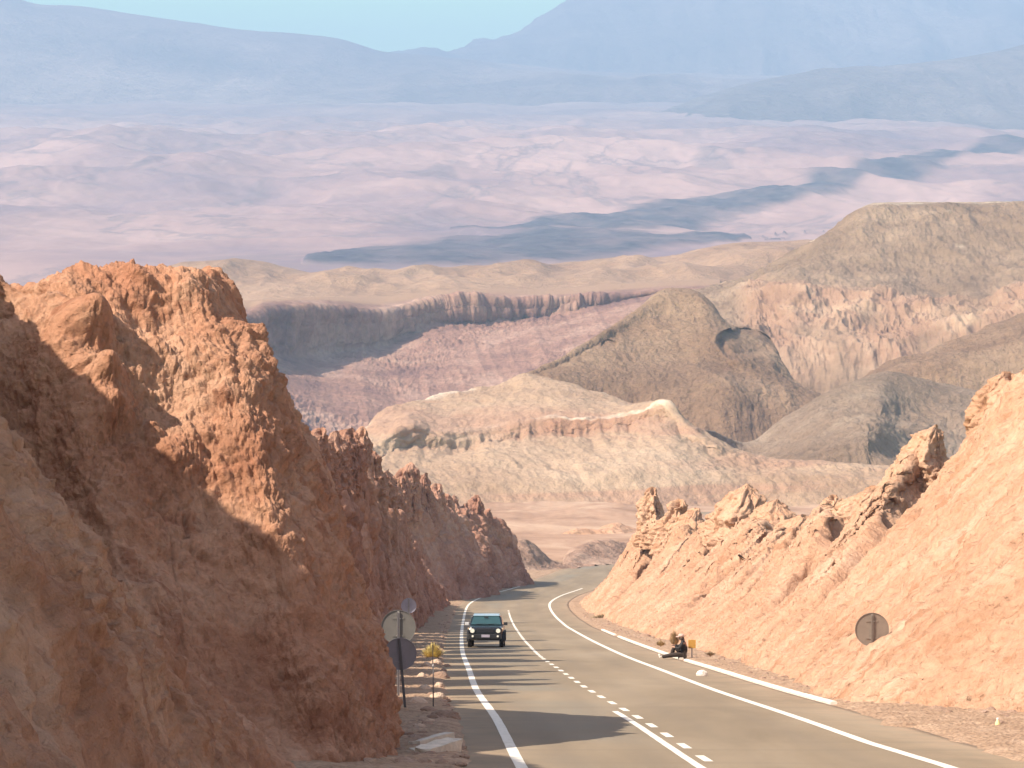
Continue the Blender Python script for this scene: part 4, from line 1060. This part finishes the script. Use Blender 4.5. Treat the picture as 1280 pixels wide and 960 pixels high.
def rockat(px, py, d, r, mat, seed, label, group=None, sq=(1, 1, .8), lift=0.0, cat='rock', name='rock', rz=0):
    p = P(px, py, d)
    o = blob(name, r, mat, seed, sq)
    o.location = (p[0], d, p[2] + lift); o.rotation_euler = (0, 0, rz)
    return tag(o, label, cat, group)
def dg(py): return 3.08/((py - 300)/F - S0) if py > 735 else 250.
# left verge rocks (bottoms at these photo heights)
LV = [(550, 851, .27, 'cracked pale boulder in the sun on the left verge below the yellow shrub'), (545, 834, .24, None), (533, 838, .22, None), (556, 903, .27, 'flat topped pale boulder beside the nearest stripe of shadow on the left verge'),
      (547, 878, .22, 'pale boulder on the left verge next to the marker post'), (531, 868, .2, None), (536, 895, .2, None), (522, 886, .24, None), (527, 852, .2, None), (558, 836, .16, None), (537, 909, .15, None), (549, 862, .16, None), (557, 888, .13, None), (529, 825, .2, None),
      (541, 858, .12, None), (552, 896, .11, None), (530, 903, .12, None), (524, 917, .15, None), (545, 844, .13, None)]
for k, (px, py, r, lab) in enumerate(LV):
    d = dg(py)
    rockat(px, py, d, r, STONE if k % 3 else STONED, 300 + k*7.1, lab or 'angular tan rock lying among others along the left verge', None if lab else 'rocks along the left verge', sq=(1.15, .9, .75 + .1*(k % 3)), rz=k)
# stones at the foot of the right slope
RV = [(1081, 884, .16, 'pale upright stone beside the end of the white kerb'), (1095, 872, .17, None), (1120, 856, .18, None), (1142, 858, .14, None), (1155, 878, .15, None), (1172, 884, .17, None), (1105, 890, .1, None), (1195, 890, .18, None),
      (1210, 884, .14, None), (1130, 892, .1, None), (1258, 895, .3, 'rounded pale boulder above the dark hollow at the right edge'), (1268, 905, .2, None), (1180, 895, .12, None), (1225, 897, .16, None), (1150, 892, .09, None), (930, 832, .22, None), (905, 812, .25, None), (808, 800, .22, 'small dark stone behind the far piece of kerb')]
for k, (px, py, r, lab) in enumerate(RV):
    d = dg(py) + (2.0 if px > 1000 else 1.0)
    rockat(px, py, d, r*1.15, STONED if k % 2 else STONE, 500 + k*5.3, lab or 'small brown stone at the foot of the right slope', None if lab else 'stones at the foot of the right slope', sq=(1.1, .9, .85), rz=k*1.3, lift=.04)

def rubble():
    rs = np.random.RandomState(9); V = []; Fc = []
    base = bmesh.new(); bmesh.ops.create_icosphere(base, subdivisions=2, radius=1.0)
    bv = np.array([v.co for v in base.verts]); bf = [[v.index for v in f.verts] for f in base.faces]; base.free()
    for k in range(1500):
        right = k % 3 != 0
        d = 48 + 200*rs.rand()**2.2
        if right:
            q = roff(d) + 2.2 + (1.2 if d < 72 else .1) + abs(rs.normal())*1.3
        else:
            q = -(loff(d) + .9 + abs(rs.normal())*.9)
        r = .02 + .055*rs.rand()**3*2.2
        c = road_pt(np.array(d), np.array(q))
        c[2] += .03 + .14*max(0, (abs(q) - 5.5)/6.5) + (max(0, q - 8.6)*.8 if right and d > 72 else 0)
        a = rs.rand()*6.28; sc = np.array([1 + .5*rs.rand(), .8 + .4*rs.rand(), .6 + .3*rs.rand()])*r
        v = bv*(1 + .35*perlin(bv*1.3 + k*3.1)[:, None])*sc
        v = np.stack([v[:, 0]*math.cos(a) - v[:, 1]*math.sin(a), v[:, 0]*math.sin(a) + v[:, 1]*math.cos(a), v[:, 2]], 1) + c
        b0 = len(V); V += [tuple(x) for x in v]; Fc += [[b0 + i for i in f] for f in bf]
    me = bpy.data.meshes.new('rubble'); me.from_pydata(V, [], Fc); me.update()
    o = link('rubble', me, STONED); o['kind'] = 'stuff'; o['label'] = 'loose tan rubble strewn along both edges of the road'
rubble()

# broken concrete slabs at the bottom left
CONC = plain('broken_concrete', (.50, .44, .36), .9, var=.2, vs=5, bump=.03)
def slab(px, py, L, w, h, rz, tilt, label):
    d = dg(py); p = P(px, py, d)
    bm = bmesh.new()
    bmesh.ops.create_grid(bm, x_segments=14, y_segments=4, size=.5)
    bm.free()
    bm = bmesh.new(); add_box(bm, (0, 0, h/2), (L, w, h))
    bmesh.ops.subdivide_edges(bm, edges=list(bm.edges), cuts=5, use_grid_fill=True)
    for v in bm.verts:
        q = np.array(v.co)*3.0 + px
        e = float(fbm(q, 3)); v.co += Vector((.05*e*(1 + 2*(abs(v.co.x) > L*.45)), .03*e, .03*e))
    o = from_bm('concrete_slab', bm, CONC)
    o.location = (p[0], d, p[2] + .02); o.rotation_euler = (math.radians(tilt), 0, math.radians(rz))
    tag(o, label, 'concrete slab')
slab(548, 948, 1.15, .32, .26, 62, 3, 'long broken concrete slab lying at the bottom edge by the left line')
slab(541, 938, 1.3, .22, .24, 60, -4, 'narrow concrete slab lying behind the longer one on the left verge')
slab(528, 948, .45, .3, .15, 20, 2, 'short stub of concrete lying at the foot of the near hill')

# someone sitting on the kerb
def skin_mesh(name, verts, edges, rad, mat, parent, levels=2, root=0):
    me = bpy.data.meshes.new(name); me.from_pydata([tuple(v) for v in verts], edges, []); me.update()
    o = link(name, me, mat, parent)
    o.modifiers.new('skin', 'SKIN').use_smooth_shade = True
    for k, sv in enumerate(me.skin_vertices[0].data):
        r = rad[k]; sv.radius = (r, r) if not isinstance(r, tuple) else r
        sv.use_root = (k == root)
    sd = o.modifiers.new('sub', 'SUBSURF'); sd.levels = levels; sd.render_levels = levels
    dg_ = bpy.context.evaluated_depsgraph_get(); dg_.update()
    nm = bpy.data.meshes.new_from_object(o.evaluated_get(dg_))
    o.modifiers.clear(); old = o.data; o.data = nm; bpy.data.meshes.remove(old)
    for p in nm.polygons: p.use_smooth = True
    if not nm.materials: nm.materials.append(mat)
    return o
def build_person():
    d = 115.6; base = P(853, 826, d)
    root = thing('person', 'person in black jacket and pale cap sitting on the white kerb with legs stretched out', 'person', (base[0], d, gz(0, 115.6) + .02), (0, 0, math.radians(-8)))
    skin = plain('skin', (.42, .24, .16), .6); black = plain('black_jacket_cloth', (.016, .014, .014), .8); brown = plain('dark_brown_trousers', (.030, .020, .015), .85)
    shoe = plain('white_shoe_leather', (.62, .57, .52), .5); cap = plain('pale_cap_cloth', (.40, .29, .24), .85); hairm = plain('dark_brown_hair', (.05, .03, .02), .6)
    # x: towards the slope, -x: towards the road; the person faces -x, a little to the camera (-y)
    hip = (.02, 0, .20)
    J = {'pel': hip, 'belly': (.07, 0, .36), 'chest': (.06, 0, .53), 'neck': (.00, 0, .68), 'head': (-.05, -.01, .79), 'crown': (-.05, -.01, .87),
         'sL': (.03, -.17, .61), 'eL': (-.10, -.23, .40), 'wL': (-.27, -.14, .44), 'sR': (.03, .17, .61), 'eR': (-.12, .22, .42), 'wR': (-.30, .12, .47),
         'hL': (.0, -.10, .18), 'kL': (-.36, -.16, .16), 'aL': (-.72, -.20, .09), 'hR': (.0, .10, .18), 'kR': (-.30, .14, .42), 'aR': (-.40, .14, .09)}
    names = list(J); idx = {n: i for i, n in enumerate(names)}
    R_ = {'pel': .12, 'belly': .115, 'chest': .125, 'neck': .05, 'head': .088, 'crown': .07, 'sL': .055, 'eL': .042, 'wL': .028, 'sR': .055, 'eR': .042, 'wR': .028,
          'hL': .085, 'kL': .055, 'aL': .038, 'hR': .085, 'kR': .055, 'aR': .038}
    E = [('pel', 'belly'), ('belly', 'chest'), ('chest', 'neck'), ('neck', 'head'), ('head', 'crown'), ('chest', 'sL'), ('sL', 'eL'), ('eL', 'wL'), ('chest', 'sR'), ('sR', 'eR'), ('eR', 'wR'),
         ('pel', 'hL'), ('hL', 'kL'), ('kL', 'aL'), ('pel', 'hR'), ('hR', 'kR'), ('kR', 'aR')]
    V = [J[n] for n in names]; rad = [R_[n] for n in names]; ed = [(idx[a], idx[b]) for a, b in E]
    def addv(p, r, frm):
        V.append(tuple(p)); rad.append(r); ed.append((frm, len(V) - 1)); return len(V) - 1
    for sd, w in ((-1, 'wL'), (1, 'wR')):
        W = Vector(J[w]); el = Vector(J['eL' if sd < 0 else 'eR']); f = (W - el).normalized(); side = Vector((0, 0, 1)).cross(f).normalized(); dn = Vector((0, 0, -1))
        palm = addv(W + f*.065, (.036, .02), idx[w])
        for k, ln in enumerate((.060, .072, .066, .050)):            # four fingers, curled over the knee
            b = Vector(V[palm]) + side*(-.027 + .018*k) + f*.022
            i1 = addv(b, .009, palm); i2 = addv(b + f*ln*.55 + dn*.010, .0085, i1); addv(b + f*ln*.8 + dn*(ln*.5), .0075, i2)
        t1 = addv(W + f*.04 + side*(-.032)*sd, .010, palm); addv(W + f*.075 + side*(-.058)*sd + dn*.01, .0085, t1)
    # nose and ears belong to the head
    addv((-.145, -.02, .785), .014, idx['head'])
    addv((-.04, -.105, .79), .014, idx['head']); addv((-.04, .085, .79), .014, idx['head'])
    skin_mesh('body', V, ed, rad, skin, root)
    def sub(ns, grow, name, mat, over=None):
        loc = {n: i for i, n in enumerate(ns)}
        vv = [J[n] for n in ns]; rr = [(over or {}).get(n, R_[n] + grow) for n in ns]
        ee = [(loc[a], loc[b]) for a, b in E if a in loc and b in loc]
        return skin_mesh(name, vv, ee, rr, mat, root)
    sub(['pel', 'belly', 'chest', 'neck', 'sL', 'eL', 'wL', 'sR', 'eR', 'wR'], .022, 'jacket', black, {'neck': .062, 'wL': .042, 'wR': .042, 'pel': .15, 'belly': .15, 'chest': .155})
    sub(['pel', 'hL', 'kL', 'aL', 'hR', 'kR', 'aR'], .016, 'trousers', brown, {'aL': .068, 'aR': .068, 'kL': .085, 'kR': .088, 'pel': .15})
    for sd, a in ((-1, 'aL'), (1, 'aR')):
        A_ = Vector(J[a])
        toe_ = A_ + (Vector((-.10, -.02, .12)) if sd < 0 else Vector((-.19, 0, -.03)))
        heel = A_ + (Vector((-.03, 0, -.04)) if sd < 0 else Vector((.03, 0, -.05)))
        skin_mesh('shoe', [heel, A_ + (toe_ - heel)*.25, heel*.45 + toe_*.55, toe_], [(0, 1), (0, 2), (2, 3)], [.045, .05, .045, .036], shoe, root)
    bm = bmesh.new(); secs = []
    for z, r in ((.815, .108), (.85, .108), (.89, .092), (.915, .055), (.922, .012)):
        secs.append([(-.045 + r*1.08*math.cos(t), -.01 + r*math.sin(t), z) for t in np.linspace(0, 2*math.pi, 21)[:-1]])
    add_loft(bm, secs); hat = from_bm('cap', bm, cap, root, smooth=True)
    bm = bmesh.new(); secs = []
    for k in range(9):
        t = math.radians(120 + 120*k/8); secs.append([(-.045 + .11*math.cos(t), -.01 + .10*math.sin(t), .818), (-.045 + .20*math.cos(t), -.01 + .13*math.sin(t), .806), (-.045 + .20*math.cos(t), -.01 + .13*math.sin(t), .812), (-.045 + .11*math.cos(t), -.01 + .10*math.sin(t), .826)])
    add_loft(bm, secs); from_bm('brim', bm, cap, hat)
    o = blob('hair', .092, hairm, 77., (1.0, 1.04, .95), amp=.12); o.location = (-.03, -.01, .70); o.parent = root
    for yy in (-.045, .025):
        bm = bmesh.new(); bmesh.ops.create_uvsphere(bm, u_segments=10, v_segments=8, radius=.012)
        e = from_bm('eye', bm, plain('dark_eye', (.02, .015, .012), .3), root, smooth=True); e.location = (-.128, yy, .80)
    bm = bmesh.new(); add_box(bm, (-.130, -.012, .742), (.012, .045, .009)); from_bm('mouth', bm, plain('lips', (.30, .13, .11), .6), root, bevel=.003)
build_person()
for _o in COL.objects:
    if _o.name == 'person': _o.scale = (1.14, 1.14, 1.12)

o = blob('crumpled_bag', .17, plain('white_plastic_scrap', (.62, .56, .48), .6), 44., (1.0, .8, .85), amp=.4, crease=True, flat=.8)
d = dg(847.5); p = P(877, 847.5, d); o.location = (p[0], d, p[2]); tag(o, 'crumpled white bag lying alone on the shoulder inside the kerb', 'crumpled bag')
p = P(1247, 915, dg(915)); root = thing('bottle', 'pale yellow bottle standing on the gravel near the right edge', 'bottle', (p[0], dg(915), p[2] + .05))
bm = bmesh.new(); secs = [[(r*math.cos(a), r*math.sin(a), z) for a in np.linspace(0, 2*math.pi, 15)[:-1]] for z, r in ((0, .05), (.01, .055), (.14, .055), (.19, .025), (.22, .02))]
add_loft(bm, secs); from_bm('bottle_body', bm, plain('yellow_plastic', (.70, .60, .28), .4), root, smooth=True)
bm = bmesh.new(); add_cyl(bm, (0, 0, .218), (0, 0, .25), .026, seg=12); from_bm('cap', bm, plain('white_cap', (.75, .72, .68), .5), root)

# --- dry shrubs
def shrub(px, py, d, w, h, n, col, label, seed, group=None, blade=.02, name='dry_shrub'):
    rs = random.Random(seed)
    p = P(px, py, d)
    root = thing(name, label, 'shrub', (p[0], d, p[2] - .03), group=group)
    bm = bmesh.new()
    for k in range(n):
        a = rs.uniform(0, 2*math.pi); q = rs.random()**.6
        tip = Vector((math.cos(a)*w*q*rs.uniform(.6, 1), math.sin(a)*w*q*rs.uniform(.6, 1), h*rs.uniform(.45, 1)*(1.1 - .6*q)))
        b = Vector((math.cos(a)*w*.3*q, math.sin(a)*w*.3*q, 0))
        md = (b + tip)*.5 + Vector((rs.uniform(-1, 1), rs.uniform(-1, 1), rs.uniform(0, 1)))*.08*w
        sd = Vector((math.cos(a + 1.6), math.sin(a + 1.6), 0))*blade
        v = [bm.verts.new(x) for x in (b - sd, b + sd, md + sd, tip, md - sd)]
        bm.faces.new((v[0], v[1], v[2], v[4])); bm.faces.new((v[4], v[2], v[3]))
    from_bm('leaves', bm, plain('leaf_' + name, col, .9, var=.45, vs=6), root)
    bm = bmesh.new()
    for k in range(max(6, n//40)):
        a = rs.uniform(0, 6.28); add_cyl(bm, (0, 0, -.05), (math.cos(a)*w*.5, math.sin(a)*w*.5, h*.6), .012, .005, seg=5)
    from_bm('stems', bm, plain('twig_brown', (.20, .13, .085), .9), root)
    return root
shrub(541, 822, dg(826), .62, .75, 900, (.62, .50, .20), 'bushy yellow green dry shrub on the sunlit left verge', 1, name='dry_shrub')
shrub(843, 805, 121, .40, .85, 160, (.30, .19, .09), 'sparse brown twiggy bush rising behind the sitting person', 2, name='twiggy_bush', blade=.012)
shrub(826, 806, 124, .35, .3, 160, (.40, .27, .13), 'low tan tuft behind the kerb left of the sitting person', 3, name='dry_tuft')
shrub(888, 818, 112, .4, .2, 150, (.34, .24, .15), 'flat brown tuft behind the kerb right of the yellow board', 4, name='dry_tuft')
shrub(753, 775, 232, 1.4, .6, 350, (.30, .22, .12), 'spreading dull olive scrub where the right slope meets the bend', 5, name='scrub', blade=.05)
shrub(672, 728, 395, 2.0, 1.6, 500, (.22, .16, .11), 'dark scrub patch beyond the bend behind the left cliff', 6, name='scrub', blade=.07)
shrub(690, 724, 402, 1.8, 1.2, 400, (.26, .19, .13), 'brown scrub beside the far road right of the dark scrub', 7, name='scrub', blade=.07)

# ------------------------------------------------------------------ haze
bm = bmesh.new(); add_box(bm, (0, 14400, 975), (44000, 29400, 2250))
me = bpy.data.meshes.new('haze'); bm.to_mesh(me); bm.free()
hz = bpy.data.materials.new('desert_haze'); hz.use_nodes = True
nt = hz.node_tree
for n in list(nt.nodes): nt.nodes.remove(n)
out = nt.nodes.new('ShaderNodeOutputMaterial'); pv = nt.nodes.new('ShaderNodeVolumePrincipled')
pv.inputs['Color'].default_value = (.47, .66, 1.0, 1); pv.inputs['Density'].default_value = 1.12e-4
pv.inputs['Anisotropy'].default_value = .0
nt.links.new(pv.outputs[0], out.inputs['Volume'])
o = link('haze', me, hz); o['kind'] = 'stuff'; o['label'] = 'pale blue haze over the desert plain'

# ------------------------------------------------------------------ light, sky, camera
EL, AZ = math.radians(46), math.radians(27)
S = Vector((-math.cos(EL)*math.cos(AZ), -math.cos(EL)*math.sin(AZ), math.sin(EL)))   # towards the sun
sun = bpy.data.lights.new('sun', 'SUN'); sun.energy = 3.8; sun.angle = math.radians(.5); sun.color = (1.0, .89, .75)
so = bpy.data.objects.new('sun', sun); COL.objects.link(so)
so.rotation_euler = S.to_track_quat('Z', 'Y').to_euler()
wd = bpy.data.worlds.new('World'); SC.world = wd; wd.use_nodes = True
nt = wd.node_tree; bg = nt.nodes['Background']
sky = nt.nodes.new('ShaderNodeTexSky'); sky.sky_type = 'NISHITA'; sky.sun_disc = False
sky.sun_elevation = EL; sky.sun_rotation = math.atan2(S.x, S.y)
sky.altitude = 1000; sky.air_density = 1.0; sky.dust_density = 2.5; sky.ozone_density = 1.0
tc = nt.nodes.new('ShaderNodeTexCoord'); sp = nt.nodes.new('ShaderNodeSeparateXYZ'); nt.links.new(tc.outputs['Generated'], sp.inputs[0])
rp = nt.nodes.new('ShaderNodeValToRGB'); nt.links.new(sp.outputs[2], rp.inputs['Fac'])     # turquoise low sky; unseen upper sky tinted warm to warm the fill light
rp.color_ramp.elements[0].position = .09; rp.color_ramp.elements[0].color = (.97, 1.52, .38, 1)
rp.color_ramp.elements[1].position = .18; rp.color_ramp.elements[1].color = (1.24, 1.0, .80, 1)
mx = nt.nodes.new('ShaderNodeMix'); mx.data_type = 'RGBA'; mx.blend_type = 'MULTIPLY'; mx.inputs[0].default_value = 1.0
nt.links.new(sky.outputs[0], mx.inputs[6]); nt.links.new(rp.outputs['Color'], mx.inputs[7])
nt.links.new(mx.outputs[2], bg.inputs['Color']); bg.inputs['Strength'].default_value = .15

cam = bpy.data.cameras.new('camera'); cam.sensor_width = 36; cam.lens = 36*F/1280
cam.clip_end = 90000; cam.clip_start = .5
co = bpy.data.objects.new('camera', cam); COL.objects.link(co)
co.rotation_euler = (math.radians(90) - PITCH, 0, 0); SC.camera = co

vs = SC.view_settings
vs.view_transform = 'Standard'; vs.look = 'None'; vs.gamma = 1; vs.use_curve_mapping = False; vs.exposure = 1.38
SC.cycles.use_denoising = True
try: SC.cycles.denoiser = 'OPENIMAGEDENOISE'
except Exception: pass
SC.cycles.max_bounces = 6; SC.cycles.diffuse_bounces = 3; SC.cycles.volume_bounces = 0
SC.cycles.sample_clamp_indirect = 8
